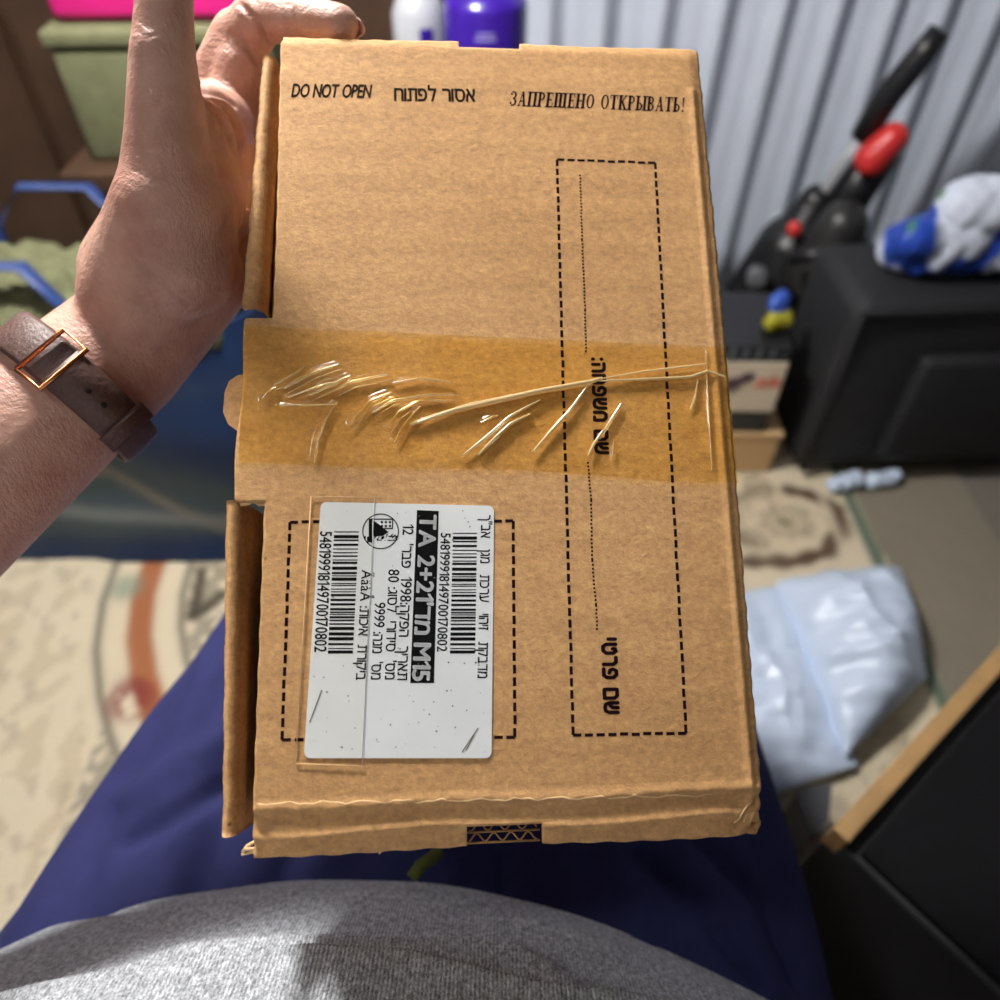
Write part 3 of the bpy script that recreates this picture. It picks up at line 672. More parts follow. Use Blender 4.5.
def face_panel():
    keyu = [TABU, 0, NT0, NT1, NB0, NB1, Wd]; keyv = [0, NTV, MIDT, MIDB, NBV, Hd]
    def fill(keys, st):
        out = []
        ks = sorted(keys)
        for a, b in zip(ks[:-1], ks[1:]):
            k = max(1, int(round((b-a)/st))); out += list(np.linspace(a, b, k, endpoint=False))
        return np.array(out+[ks[-1]])
    us = fill(keyu, .00105); vs_ = fill(keyv, .00105); nu, nv = len(us), len(vs_)
    uc = (us[:-1]+us[1:])/2; vc = (vs_[:-1]+vs_[1:])/2; U, Vv = np.meshgrid(uc, vc)
    keep = (U > 0) | ((Vv > MIDT) & (Vv < MIDB))
    keep &= ~((U > NT0) & (U < NT1) & (Vv < NTV)); keep &= ~((U > NB0) & (U < NB1) & (Vv > NBV))
    gu, gv = np.meshgrid(us, vs_); u = gu.ravel().copy(); v = gv.ravel().copy()
    z = face_bump(u, v)
    # slightly ragged, dented outline
    ed = np.exp(-((u-Wd)/.002)**2); u2 = u + ed*(.00015*np.sin(v*340)+.00015*np.sin(v*910)+.0006*np.sin(v*14))
    el = np.exp(-(u/.002)**2); u2 = u2 + el*(.00015*np.sin(v*470+1) + .0010*np.exp(-((v-.1)/.06)**2))
    et = np.exp(-(v/.002)**2); v2 = v + et*(.0003*np.sin(u*60)+.00015*np.sin(u*590))
    eb = np.exp(-((v-Hd)/.003)**2); v2 = v2 + eb*(.0004*np.sin(u*50+.6)+.0002*np.sin(u*500))
    em = np.exp(-((u-TABU)/.003)**2)*(v > MIDT)*(v < MIDB); u2 = u2 + em*(.0006*np.sin(v*130)-.0018*(v-MIDT)/(MIDB-MIDT))
    rl = (v < .003) & (u < .004); u2 = u2 + rl*.0006
    top = L(0, 0) + u2[:, None]*BU + v2[:, None]*BV + z[:, None]*BN
    bot = top - BN*.003
    F = []; f = grid_faces(nu, nv, keep); n = nu*nv
    F = [q[::-1] for q in f] + [tuple(i+n for i in q) for q in f]
    from collections import Counter
    cnt = Counter()
    for q in f:
        for a, b in zip(q, q[1:]+q[:1]): cnt[(a, b)] += 1
    for (a, b) in list(cnt):
        if (b, a) not in cnt: F.append((a, b, b+n, a+n))
    V = np.concatenate([top, bot]); used = np.unique(np.array([i for q in F for i in q])); mp = -np.ones(len(V), int); mp[used] = np.arange(len(used))
    o = obj('front_panel', V[used], [tuple(mp[i] for i in q) for q in F], M_card, BOX)
    return o
FACE = face_panel()
INV[FACE] = INV[BOX]
def lbox(u0, u1, v0, v1, w0, w1, bev=.0006):
    V, F = box(((u0+u1)/2, (v0+v1)/2, (w0+w1)/2), (u1-u0, v1-v0, w1-w0), bev=bev)
    return np.array([L(*p) for p in V]), [q[::-1] for q in F]
def lplate(pts, th=.003):
    """plate from an outline of (u, v, w) points, thickened away from the viewer"""
    n = len(pts); A = [L(*p) for p in pts]; B = [L(p[0], p[1], p[2]-th) for p in pts]
    return np.array(A+B), [tuple(range(n))[::-1], tuple(range(n, 2*n))] + [(i, (i+1) % n, n+(i+1) % n, n+i) for i in range(n)]
obj('side_wall', *lbox(Wd-.004, Wd-.001, .001, Hd-.004, -Dd, -.004), M_card, BOX, False)
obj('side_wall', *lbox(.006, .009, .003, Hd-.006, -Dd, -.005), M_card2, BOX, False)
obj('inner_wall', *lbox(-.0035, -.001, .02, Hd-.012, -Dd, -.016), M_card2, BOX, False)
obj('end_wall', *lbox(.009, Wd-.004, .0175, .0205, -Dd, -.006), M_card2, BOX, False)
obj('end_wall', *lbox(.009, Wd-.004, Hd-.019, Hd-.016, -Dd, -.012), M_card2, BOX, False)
obj('top_flap', *lbox(.004, NT0-.002, .0012, .004, -Dd, -.004), M_card, BOX, False)
obj('top_flap', *lbox(NT1+.002, Wd-.004, .0012, .004, -Dd, -.004), M_card, BOX, False)
obj('bottom_flap', *lbox(.006, Wd-.004, Hd-.014, Hd-.011, -Dd, -.012), M_card, BOX, False)
obj('back_panel', *lbox(.0, Wd, 0, Hd, -Dd-.003, -Dd), M_card, BOX, False)
# side flaps that stand proud of the left edge, deeper than the front panel
def side_flap(pxs, w_out, w_in, uin, pl_=.5):
    n = 60; rows = []
    for i in range(n):
        t = i/(n-1); py = pxs[0][1]+(pxs[1][1]-pxs[0][1])*t; px = pxs[0][0]+(pxs[1][0]-pxs[0][0])*t + .5*math.sin(t*37)
        uo, v = fp(px, py, w_out); row = []
        for k in range(9):
            s = k/8; us_ = (0, .12, .25, .4, .5, .54, .56, .57, .58)[k]*pl_/.5; u = uo+(uin-uo)*us_
            wv = (w_out-.0016, w_out-.0002, w_out, w_out-.0012, w_out-.003, w_out-.009, -.03, -.06, w_in)[k] + .00025*math.sin(t*160)*(k < 3)
            row.append((u, v, wv))
        rows.append(row)
    V = [L(*p) for r in rows for p in r]; V2 = [L(p[0]+.0005, p[1], p[2]-.003) for r in rows for p in r]
    f = grid_faces(9, n); N_ = len(V); F = [q[::-1] for q in f] + [tuple(i+N_ for i in q) for q in f]
    for i in range(n-1): F.append((i*9, (i+1)*9, N_+(i+1)*9, N_+i*9)); F.append((i*9+8, N_+i*9+8, N_+(i+1)*9+8, (i+1)*9+8))
    for k in range(8): F.append((k, N_+k, N_+k+1, k+1)); b = (n-1)*9; F.append((b+k, b+k+1, N_+b+k+1, N_+b+k))
    return np.array(V+V2), F
obj('side_flap', *side_flap(((262, 54), (241, 306)), -.006, -.083, .005, .40), M_card, BOX)
obj('side_flap', *side_flap(((225, 500), (221, 838)), -.006, -.083, .005, .26), M_card, BOX)
# half-round tongue poking out in the middle of the left edge
pts = []
for px, py in ((252, 374), (238, 375), (229, 381), (224.5, 392), (223, 412), (228, 424), (238, 431), (252, 434)):
    u, v = fp(px, py, -.005); pts.append((u, v, -.005))
V, F = lplate(pts, .003); obj('tuck_tab', V, F, M_card, BOX, False)
# mitred paper edges and torn bits
def strip(pxs, r, w_=.0003, mat=None, name='torn_edge', flat=.5):
    P = []
    for x, y in pxs:
        a, b = fp(x, y); P.append(L(a, b, w_+face_bump(np.array([a]), np.array([b]))[0]))
    return obj(name, *tube(P, r, 6, True, flat, BN), mat or M_edge, BOX)
strip([(239, 503), (247, 502), (252, 499), (258, 503), (268, 502)], .0009, -.002)
strip([(754, 802), (749, 806), (743, 814), (742, 820), (736, 824)], .00035, .0002); strip([(757, 813), (750, 817), (747, 824)], .0003, .0002); strip([(756, 824), (748, 829), (738, 834)], .0004, -.0005)
strip([(238, 857), (243, 850), (252, 845)], .0006, -.003); strip([(240, 853), (250, 852), (264, 853)], .0006, -.002); strip([(237, 859), (246, 857), (262, 857)], .0005, -.003)
strip([(376, 862), (381, 857), (386, 853)], .0003, -.008)
strip([(258+8*k, 804-.02*8*k+1.2*math.sin(k*1.3)+.8*math.sin(k*2.9)) for k in range(58)], .00035, -.0001, flat=.5)
# exposed corrugated edge inside the bottom notch
def flutes():
    par = []
    for j in range(2):
        v = NBV+.0022+.0036*j; n = 170; us = np.linspace(NB0+.001, NB1-.001, n)
        P = [L(u, v+.0013*math.sin((u-NB0)*2*math.pi/.0062+j), -.0105) for u in us]
        par.append(tube(P, .00032, 5)); par.append(tube([L(NB0, v+.0018, -.0105), L(NB1, v+.0018, -.0105)], .0004, 5))
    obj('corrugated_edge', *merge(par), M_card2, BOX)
flutes()

# ------------------------------------------------------------------ flat print on the panel
DECAL = .00009
def poly_decal(polys, w_=None):
    """polygons given as lists of (u, v); follow the panel's relief"""
    V = []; F = []
    for p in polys:
        p = np.asarray(p, float); z = face_bump(p[:, 0], p[:, 1]) + (DECAL if w_ is None else w_)
        b = len(V); V += [L(a, c, d) for (a, c), d in zip(p, z)]; F.append(tuple(range(b, b+len(p))))
    return np.array(V), F
def rib(p, q, wd):
    p = np.asarray(p, float); q = np.asarray(q, float); d = (q-p)/np.linalg.norm(q-p); n = np.array([-d[1], d[0]])*wd/2
    return [p-n, q-n, q+n, p+n]
def dashes(pa, pb, dash, gap, wd, skip=None):
    a = np.array(fp(*pa)); b = np.array(fp(*pb)); Ln = np.linalg.norm(b-a); d = (b-a)/Ln; out = []; s = 0.0
    k = max(1, round((Ln+gap)/(dash+gap))); per = (Ln+gap)/k; dash = per-gap
    for i in range(k):
        s = i*per; j = rng.uniform(-.00012, .00012)
        n = np.array([-d[1], d[0]])*j; out.append(rib(a+d*s+n, a+d*min(s+dash, Ln)+n, wd))
    return out
MM = .001
c = [(557, 160), (655, 163), (686, 733), (573, 735)]
P = []
for a, b in zip(c, c[1:]+c[:1]): P += dashes(a, b, 3.0*MM, 1.25*MM, 1.15*MM)
obj('dashed_frame', *poly_decal(P), M_ink, FACE, False)
c = [(290, 522), (513, 521), (515, 737), (282, 740)]
P = []
for a, b in zip(c, c[1:]+c[:1]): P += dashes(a, b, 3.0*MM, 1.3*MM, 1.15*MM)
obj('dashed_frame', *poly_decal(P), M_ink, FACE, False)
def dots(pxs):
    out = []
    for (a, b) in zip(pxs[:-1], pxs[1:]): out += dashes(a, b, .75*MM, .72*MM, .75*MM)
    return out
obj('dotted_line', *poly_decal(dots([(580, 175), (582, 240), (585, 310), (586, 352)])), M_ink, FACE, False)
obj('dotted_line', *poly_decal(dots([(588, 462), (591, 500), (592, 560), (596, 605), (597, 630)])), M_ink, FACE, False)

def text_geo(s, offset=0.0, shear=0.0):
    cu = bpy.data.curves.new('t', 'FONT'); cu.body = s; cu.size = 1; cu.offset = offset; cu.shear = shear; cu.resolution_u = 3
    o = bpy.data.objects.new('t', cu); col.objects.link(o)
    dg = bpy.context.evaluated_depsgraph_get(); e = o.evaluated_get(dg); me = e.to_mesh()
    V = np.array([v.co[:2] for v in me.vertices]) if len(me.vertices) else np.zeros((1, 2)); F = [tuple(p.vertices) for p in me.polygons]
    e.to_mesh_clear(); bpy.data.objects.remove(o); bpy.data.curves.remove(cu); return V, F
_ref = {}
def ref_h(ch):
    if ch not in _ref:
        V, _ = text_geo(ch); _ref[ch] = V[:, 1].max()-min(0, V[:, 1].min())
    return _ref[ch]
_gl = {}
def glyph(ch):
    if ch == 'ד' and ch not in _gl:
        h = ref_h('ה'); _gl[ch] = (np.array([(0, h-.075), (.5, h-.075), (.5, h), (0, h), (.36, 0), (.44, 0), (.44, h), (.36, h)]), [(0, 1, 2, 3), (4, 5, 6, 7)])
    if ch == 'ת' and ch not in _gl:
        h = ref_h('ה'); q = [((.04, h-.075), (.54, h)), ((.46, 0), (.54, h)), ((.13, .03), (.21, h)), ((0, 0), (.21, .075))]; P = []
        for (a, b), (c, d) in q: P += [(a, b), (c, b), (c, d), (a, d)]
        _gl[ch] = (np.array(P), [tuple(range(4*i, 4*i+4)) for i in range(4)])
    if ch == '1' and ch not in _gl:
        h = ref_h('0'); _gl[ch] = (np.array([(.17, 0), (.26, 0), (.26, h), (.17, h), (0, h*.80), (0, h*.68), (.2, h*.88), (.2, h)]), [(0, 1, 2, 3), (4, 5, 6, 7)])
    if ch not in _gl: _gl[ch] = text_geo(ch)
    return _gl[ch]
def lay(V, F, p0, p1, hpx, w_):
    """V normalised: x 0..1 along the baseline p0->p1 (pixels), y in units of the letter height hpx"""
    a = np.array(fp(*p0)); b = np.array(fp(*p1)); d = b-a; nd = d/np.linalg.norm(d); up = np.array([nd[1], -nd[0]])
    mp = np.array(p0)+np.array([p1[1]-p0[1], -(p1[0]-p0[0])])/np.linalg.norm(np.array(p1)-np.array(p0))*hpx
    h = np.linalg.norm(np.array(fp(*mp))-a)
    Q_ = a + V[:, :1]*d + V[:, 1:]*h*up
    z = face_bump(Q_[:, 0], Q_[:, 1]) if w_ < .0002 else np.zeros(len(Q_)); z = z+w_
    return np.array([L(p[0], p[1], k) for p, k in zip(Q_, z)]), F
def text(s, p0, p1, hpx, mat, parent, offset=.012, shear=0.0, w_=DECAL, ref='H', name='printed_text'):
    base = []; x = 0.0
    for ch in s:
        if ch == ' ': x += .30; continue
        V, F = glyph(ch); w0, w1 = V[:, 0].min(), V[:, 0].max(); V = V - [w0, 0]; V[:, 0] += x + shear*V[:, 1]; base.append((V, F)); x += (w1-w0)+.075
    V, F = merge([(np.c_[v, np.zeros(len(v))], f) for v, f in base]); V = V[:, :2]; parts = []
    k = offset
    for dx, dy in ((0, 0), (k, 0), (-k, 0), (0, k*.7), (0, -k*.7), (k*.7, k*.5), (-k*.7, -k*.5)) if k else ((0, 0),): parts.append((V+[dx, dy], F))
    V, F = merge(parts); V[:, 0] = (V[:, 0]-V[:, 0].min())/(V[:, 0].max()-V[:, 0].min()); V[:, 1] /= ref_h(ref)
    return obj(name, *lay(V, F, p0, p1, hpx, w_), mat, parent, False)
# stroke lettering (heavy rounded Hebrew, fat-face italic Cyrillic)
def disc(c, r, n=10): return [(c[0]+r*math.cos(2*math.pi*k/n), c[1]+r*math.sin(2*math.pi*k/n)) for k in range(n)]
def stroke(pl, wd, cap=True):
    out = []
    for a, b in zip(pl[:-1], pl[1:]): out.append([tuple(x) for x in rib(a, b, wd)])
    for p in (pl if cap else pl[1:-1]): out.append(disc(p, wd/2))
    return out
S = .25
HEB = {
 'ש': (.86, [[(.1, .92), (.1, .4), (.2, .16), (.43, .1), (.66, .16), (.76, .4), (.76, .92)], [(.43, .92), (.43, .62), (.3, .45), (.12, .42)]]),
 'ם': (.8, [[(.1, .9), (.1, .1), (.7, .1), (.7, .72), (.55, .9), (.1, .9)]]),
 'מ': (.78, [[(.1, .1), (.1, .7), (.22, .9), (.52, .9), (.68, .72), (.68, .1), (.45, .1)]]),
 'פ': (.8, [[(.38, .45), (.2, .5), (.12, .7), (.24, .9), (.52, .9), (.7, .7), (.7, .3), (.55, .1), (.1, .1)]]),
 'ח': (.76, [[(.1, .1), (.1, .9), (.5, .9), (.66, .72), (.66, .1)]]),
 'ה': (.76, [[(.08, .9), (.5, .9), (.66, .72), (.66, .1)], [(.14, .1), (.14, .55)]]),
 'ר': (.66, [[(.08, .9), (.4, .9), (.56, .72), (.56, .1)]]),
 'ט': (.82, [[(.1, .92), (.1, .3), (.25, .1), (.55, .1), (.72, .3), (.72, .75), (.58, .92), (.42, .88), (.42, .7)]]),
 'י': (.3, [[(.15, .45), (.15, .9)]]),
 ':': (.3, [[(.15, .12), (.15, .16)], [(.15, .72), (.15, .76)]]),
 ' ': (.38, [])}
def stroke_word(s, table, wd, sp=.12):
    polys = []; x = 0
    for ch in s:
        wch, sts = table[ch]
        for st in sts: polys += [[(p[0]+x, p[1]) for p in q] for q in stroke(st, wd)]
        x += wch+sp
    x -= sp; return [[(p[0]/x, p[1]) for p in q] for q in polys]
def lay_polys(polys, p0, p1, hpx, w_=DECAL):
    V = np.array([p for q in polys for p in q]); F = []; n = 0
    for q in polys: F.append(tuple(range(n, n+len(q)))); n += len(q)
    return lay(V, F, p0, p1, hpx, w_)
obj('printed_text', *lay_polys(stroke_word(':החפשמ םש', HEB, S), (591, 357), (594.5, 454), 14, DECAL), M_ink, FACE, False)
obj('printed_text', *lay_polys(stroke_word('יטרפ םש', HEB, S), (601, 637), (603.5, 714), 15.5, DECAL), M_ink, FACE, False)
T_, t_ = .235, .085
def serif_font():
    G = {}
    def stem(x): return [rib((x, 0), (x, 1), T_)]
    def ser(x, y, e=.09): return [rib((x-T_/2-e, y), (x+T_/2+e, y), t_)]
    def st(x): return stem(x)+ser(x, .025)+ser(x, .975)
    def half(cx, y0, y1, rx, th=.16, n=10, a0=-90, a1=90):
        out = []; cy = (y0+y1)/2; ry = (y1-y0)/2; A = [math.radians(a0+(a1-a0)*k/n) for k in range(n+1)]
        for a, b in zip(A[:-1], A[1:]):
            f = lambda t, i: (cx+(rx-(th if i else 0))*math.cos(t), cy+(ry-(t_ if i else 0))*math.sin(t)); out.append([f(a, 0), f(b, 0), f(b, 1), f(a, 1)])
        return out
    def ln(a, b, w_): return [rib(a, b, w_)]
    G['О'] = (.78, half(.39, 0, 1, .37, .17, 20, 0, 360))
    G['П'] = (.86, st(.17)+st(.69)+ln((.1, .97), (.76, .97), t_))
    G['Н'] = (.86, st(.17)+st(.69)+ln((.17, .5), (.69, .5), t_))
    G['Р'] = (.68, st(.17)+half(.28, .44, 1, .36, .17)+ln((.2, .97), (.3, .97), t_)+ln((.2, .47), (.3, .47), t_))
    G['Ь'] = (.68, st(.17)+half(.28, 0, .55, .36, .17)+ln((.2, .03), (.3, .03), t_)+ln((.2, .52), (.3, .52), t_))
    G['Ы'] = (.98, G['Ь'][1]+st(.83))
    G['В'] = (.7, st(.17)+half(.28, 0, .54, .38, .17)+half(.28, .48, 1, .34, .16)+ln((.2, .03), (.3, .03), t_)+ln((.2, .97), (.3, .97), t_)+ln((.2, .51), (.3, .51), t_))
    G['Е'] = (.66, st(.17)+ln((.17, .97), (.62, .97), t_)+ln((.17, .03), (.62, .03), t_)+ln((.17, .5), (.5, .5), t_)+ln((.59, .97), (.6, .72), .06)+ln((.59, .03), (.62, .3), .06)+ln((.48, .38), (.48, .62), .05))
    G['Щ'] = (1.2, st(.17)+st(.58)+st(.99)+ln((.1, .03), (1.14, .03), t_)+ln((1.14, .03), (1.12, -.18), .06))
    G['Т'] = (.72, stem(.36)+ser(.36, .025)+ln((.02, .97), (.7, .97), t_)+ln((.04, .97), (.02, .72), .06)+ln((.68, .97), (.7, .72), .06))
    G['К'] = (.78, st(.17)+ln((.25, .5), (.66, .97), .07)+ln((.33, .58), (.66, .02), .17)+ser(.66, .025, .06)+ln((.56, .97), (.76, .97), t_))
    G['А'] = (.8, ln((.1, 0), (.42, 1), .07)+ln((.40, 1), (.64, 0), .18)+ln((.2, .33), (.55, .33), t_)+ser(.64, .025, .06)+ln((0, .025), (.22, .025), t_))
    G['З'] = (.66, half(.27, 0, .54, .36, .17, 10, -110, 90)+half(.27, .48, 1, .32, .16, 10, -90, 115)+disc_list((.1, .2), .09)+disc_list((.12, .82), .085))
    G['!'] = (.3, [[(.08, 1), (.24, 1), (.18, .28), (.14, .28)]]+disc_list((.16, .08), .085))
    G[' '] = (.42, [])
    return G
def disc_list(c, r): return [disc(c, r)]
SER = serif_font()
def serif_word(s, shear=.22, sp=.10):
    polys = []; x = 0
    for ch in s:
        wch, ps = SER[ch]; polys += [[(p[0]+x+shear*p[1], p[1]) for p in q] for q in ps]; x += wch+sp
    return [[(p[0]/x, p[1]) for p in q] for q in polys]
obj('printed_text', *lay_polys(serif_word('ЗАПРЕЩЕНО ОТКРЫВАТЬ!'), (509, 106), (685, 112), 14.5), M_ink, FACE, False)
text('DO NOT OPEN', (291, 97), (372.5, 98), 13, M_inkt, FACE, .034, .25)
text('חותפל רוסא', (394, 101), (475.5, 102), 12.5, M_inkt, FACE, .024, .0, ref='ה')

# ------------------------------------------------------------------ white label
LW = .0004
def label():
    q = [np.array(fp(*p)) for p in ((321, 502), (494, 506), (491.5, 758), (304, 758))]; r = .0022; pts = []
    for i in range(4):
        p, a, b = q[i], q[i-1], q[(i+1) % 4]; da = (a-p)/np.linalg.norm(a-p); db = (b-p)/np.linalg.norm(b-p); cc = p+(da+db)*r
        for k in range(5):
            t = k/4*math.pi/2; pts.append(cc - db*r*math.cos(t)*1.0 - da*r*math.sin(t) if False else cc - (db*math.cos(t)+da*math.sin(t))*r)
    n = len(pts); A = [L(p[0], p[1], LW) for p in pts]; B = [L(p[0], p[1], -.001) for p in pts]
    return np.array(A+B), [tuple(range(n))[::-1]] + [(i, (i+1) % n, n+(i+1) % n, n+i) for i in range(n)]
LAB = obj('label_sticker', *label(), M_lab, BOX, False); INV[LAB] = INV[BOX]; LAB['label'] = 'white printed label with two barcodes'
LT = LW+.00006
text('"'.join(('ך', 'בא'))+'   ןגמ   תכרע   יוהיז   תקבדמ', (481.3, 515), (477.5, 678), 9.2, M_black, LAB, .009, 0, LT, 'ה')
text('12  \'רבפ  1998:הקפה  ךיראת', (403, 524.5), (397.5, 680), 9.2, M_black, LAB, .009, 0, LT, 'ה')
text('80 :גוסל  ירודיס  \'סמ', (388.7, 569.5), (385, 679.5), 9.2, M_black, LAB, .009, 0, LT, 'ה')
text('9999 :הנמ  \'סמ', (375, 602.5), (371, 679.5), 9.2, M_black, LAB, .009, 0, LT, 'ה')
text('ÄäàÅ :תוכיא  תרוקיב', (362, 570), (356, 680), 9, M_black, LAB, .009, 0, LT, 'ה')
text('548199918149700170802', (320.5, 531.5), (314.5, 652), 11.5, M_black, LAB, .012, 0, LT)
text('548199918149700170802', (441, 533), (437, 651.5), 9.5, M_black, LAB, .012, 0, LT)
def quad_px(ps, w_): return [L(*fp(*p), w_) for p in ps]
bar = obj('title_bar', quad_px(((417, 510.3), (438.8, 511.2), (434, 683), (410.3, 683)), LT), [(3, 2, 1, 0)], M_black, LAB, False)
text("TA 2+21'דמ M15", (420.3, 514.5), (412.5, 681), 16, M_lab, LAB, .03, 0, LT+.00006, name='title_text')
def barcode(tl, tr, br, bl, seed):
    r = random.Random(seed); t = 0; P = []; wts = []
    while t < 1:
        b = r.choice((.008, .008, .012, .018, .026)); g = r.choice((.008, .010, .014, .018, .022))
        wts.append((t, min(1, t+b))); t += b+g
    wts[-1] = (.975, 1.0)
    V = []; F = []
    lerp = lambda a, b, t: (a[0]+(b[0]-a[0])*t, a[1]+(b[1]-a[1])*t)
    for a, b in wts:
        n = len(V); V += quad_px((lerp(tl, bl, a), lerp(tr, br, a), lerp(tr, br, b), lerp(tl, bl, b)), LT); F.append((n+3, n+2, n+1, n))
    return V, F
obj('barcode', *barcode((334.3, 531.6), (359, 531.6), (353, 653.5), (328, 653.5), 3), M_black, LAB, False)
obj('barcode', *barcode((453, 533), (477, 533), (475, 653.5), (450, 653.5), 3), M_black, LAB, False)
def emblem():
    k = 14.286; X = lambda x, y: fp(340+x/k, 500+y/k); polys = []
    n = 48
    for i in range(n):
        a, b = 2*math.pi*i/n, 2*math.pi*(i+1)/n; f = lambda t, r: X(582+r*math.cos(t), 450+r*.97*math.sin(t)); polys.append([f(a, 262), f(b, 262), f(b, 246), f(a, 246)])
    Pg = lambda *q: polys.append([X(*p) for p in q])
    Pg((412, 265), (462, 280), (462, 620), (412, 600)); Pg((470, 290), (560, 350), (600, 385), (695, 460), (610, 515), (480, 525))
    for a, b in (((440, 275), (765, 278)), ((757, 275), (748, 418)), ((755, 412), (635, 408))): polys.append([X(*p) for p in rib(a, b, 16)])
    for x in (600, 657, 715):
        for y in (320, 374): polys.append([X(*p) for p in disc((x, y), 18)])
    Pg((335, 530), (370, 510), (370, 590)); Pg((385, 535), (412, 520), (412, 640), (390, 625))
    r = random.Random(5)
    for i in range(26):
        t = i/25; x = 480+320*r.random(); y = 530+r.uniform(-25, 80)*(1-abs(x-620)/400); ln = r.uniform(18, 55); a = r.uniform(-1.0, .2)
        polys.append([X(*p) for p in rib((x, y), (x+ln*math.cos(a), y+ln*math.sin(a)), r.uniform(8, 20))])
    V = []; F = []
    for p in polys: F.append(tuple(range(len(V), len(V)+len(p)))); V += [L(a, b, LT) for a, b in p]
    obj('emblem', V, F, M_black, LAB, False)
emblem()
def specks():
    r = random.Random(9); V = []; F = []
    for i in range(70):
        u, v = fp(r.uniform(312, 486), r.uniform(660, 752) if i > 18 else r.uniform(510, 660)); s = r.uniform(.00012, .0004); n = len(V)
        for a, b in disc((u, v), s, 6): V.append(L(a, b, LT+.00005))
        F.append(tuple(range(n, n+6)))
    for ln in (((310, 722), (322, 690)), ((462, 752), (478, 728)), ((466, 750), (474, 735))):
        a = np.array(fp(*ln[0])); b = np.array(fp(*ln[1])); n = len(V); V += [L(*p, LT+.00005) for p in rib(a, b, .0004)]; F.append((n, n+1, n+2, n+3))
    o = obj('dirt_specks', V, F, simple('dirt', srgb(120, 116, 104), .9), LAB, False); o['kind'] = 'stuff'
specks()
# clear strip taped over the label's left side
V = quad_px(((311, 496.5), (374.5, 497.5), (362, 766), (295.5, 763.5)), LW+.0003)
strp = obj('clear_tape_strip', V, [(3, 2, 1, 0)], M_clear, BOX, False); INV[strp] = INV[BOX]
for a, b in (((311, 496.5), (295.5, 763.5)), ((311, 496.5), (374.5, 497.5)), ((295.5, 763.5), (362, 766))):
    obj('strip_edge', *tube([fw(*a, LW+.0002), fw(*b, LW+.0002)], .0002, 5), M_edge, strp)
obj('strip_edge', *tube([fw(374.5, 497.5, LW+.0003), fw(362, 766, LW+.0003)], .00012, 5), simple('tape_edge', srgb(176, 176, 172), .5), strp)

# ------------------------------------------------------------------ amber packing tape with folds
RIDGES = [ # polyline px, width (m), height (m)
 ([(273, 386), (300, 371), (305, 366)], .0011, .0011), ([(284, 389), (312, 374), (340, 364)], .0013, .0013), ([(288, 397), (318, 386), (332, 382)], .0010, .0008),
 ([(310, 396), (340, 382), (351, 376)], .0014, .0014), ([(336, 391), (352, 383), (390, 375)], .0014, .0013), ([(392, 383), (420, 378), (452, 382)], .0014, .0008),
 ([(278, 405), (310, 405), (338, 404)], .0007, .0009), ([(337, 401), (325, 420), (318, 440), (314, 462)], .0012, .0008),
 ([(350, 425), (370, 402), (392, 392)], .0015, .0013), ([(372, 412), (392, 400), (430, 394), (456, 394)], .0014, .0012), ([(392, 425), (400, 412), (420, 402), (455, 402)], .0012, .0008),
 ([(388, 428), (398, 414), (406, 408)], .0010, .0011), ([(394, 442), (404, 425), (420, 406)], .0012, .0012), ([(404, 428), (412, 416), (421, 407)], .0009, .0009),
 ([(262, 400), (270, 392), (278, 388)], .0012, .0010), ([(600, 440), (612, 420), (622, 404)], .0016, .0005), ([(690, 410), (696, 395), (698, 380)], .0013, .0006),
 ([(706, 350), (708, 400), (712, 470)], .0010, .0005), ([(612, 460), (614, 440)], .0009, .0005), ([(480, 422), (492, 416), (498, 414)], .0010, .0008)]
RID = [(np.array([fp(*p) for p in pl]), a, h) for pl, a, h in RIDGES]
def tape():
    nu, nv = 420, 120; a0, a1 = fp(251, 326), fp(722.5, 348); b0, b1 = fp(243, 462), fp(733, 481)
    uu = np.linspace(0, 1, nu); vv = np.linspace(0, 1, nv); U, Vq = np.meshgrid(uu, vv); U = U.ravel(); Vq = Vq.ravel()
    uu0 = TABU-.0003; 
    top = a0[1]+(a1[1]-a0[1])*U; bot = b0[1]+(b1[1]-b0[1])*U; bot = bot + .0015*np.sin(U*9)*U
    u = uu0+(Wd+.0008-uu0)*U; v = top+(bot-top)*Vq
    z = face_bump(np.clip(u, TABU, Wd), v) + .0005 + .00007*vnoise(np.stack([u, v], 1)*400, 4, 2)
    P2 = np.stack([u, v], 1)
    for pl, wd, h in RID:
        d, par = seg_dist(P2, pl); z += 1.5*h*np.exp(-(d/wd)**2)*(np.sin(np.clip(par, 0, 1)*math.pi)**.6*.85+.15)
    V = L(0, 0) + u[:, None]*BU + v[:, None]*BV + z[:, None]*BN
    # fold down over both edges
    f = grid_faces(nu, nv); Vs = [V]; F = [q[::-1] for q in f]; base = len(V)
    for col_, du in ((nu-1, .0004), (0, -.0004)):
        idx = [j*nu+col_ for j in range(nv)]
        Vs.append(V[idx] - BN*.012 + BU*du); nb = [base+j for j in range(nv)]; base += nv
        for j in range(nv-1): F.append((idx[j], nb[j], nb[j+1], idx[j+1]) if col_ else (idx[j+1], nb[j+1], nb[j], idx[j]))
    return np.concatenate(Vs), F
TAPE = obj('packing_tape', *tape(), M_tape, BOX); INV[TAPE] = INV[BOX]; TAPE['label'] = 'amber packing tape with wrinkles'
M_wrk = film('tape_wrinkle_film', (1.0, .95, .80), .30, .22, milky=(.22, srgb(238, 206, 140)))
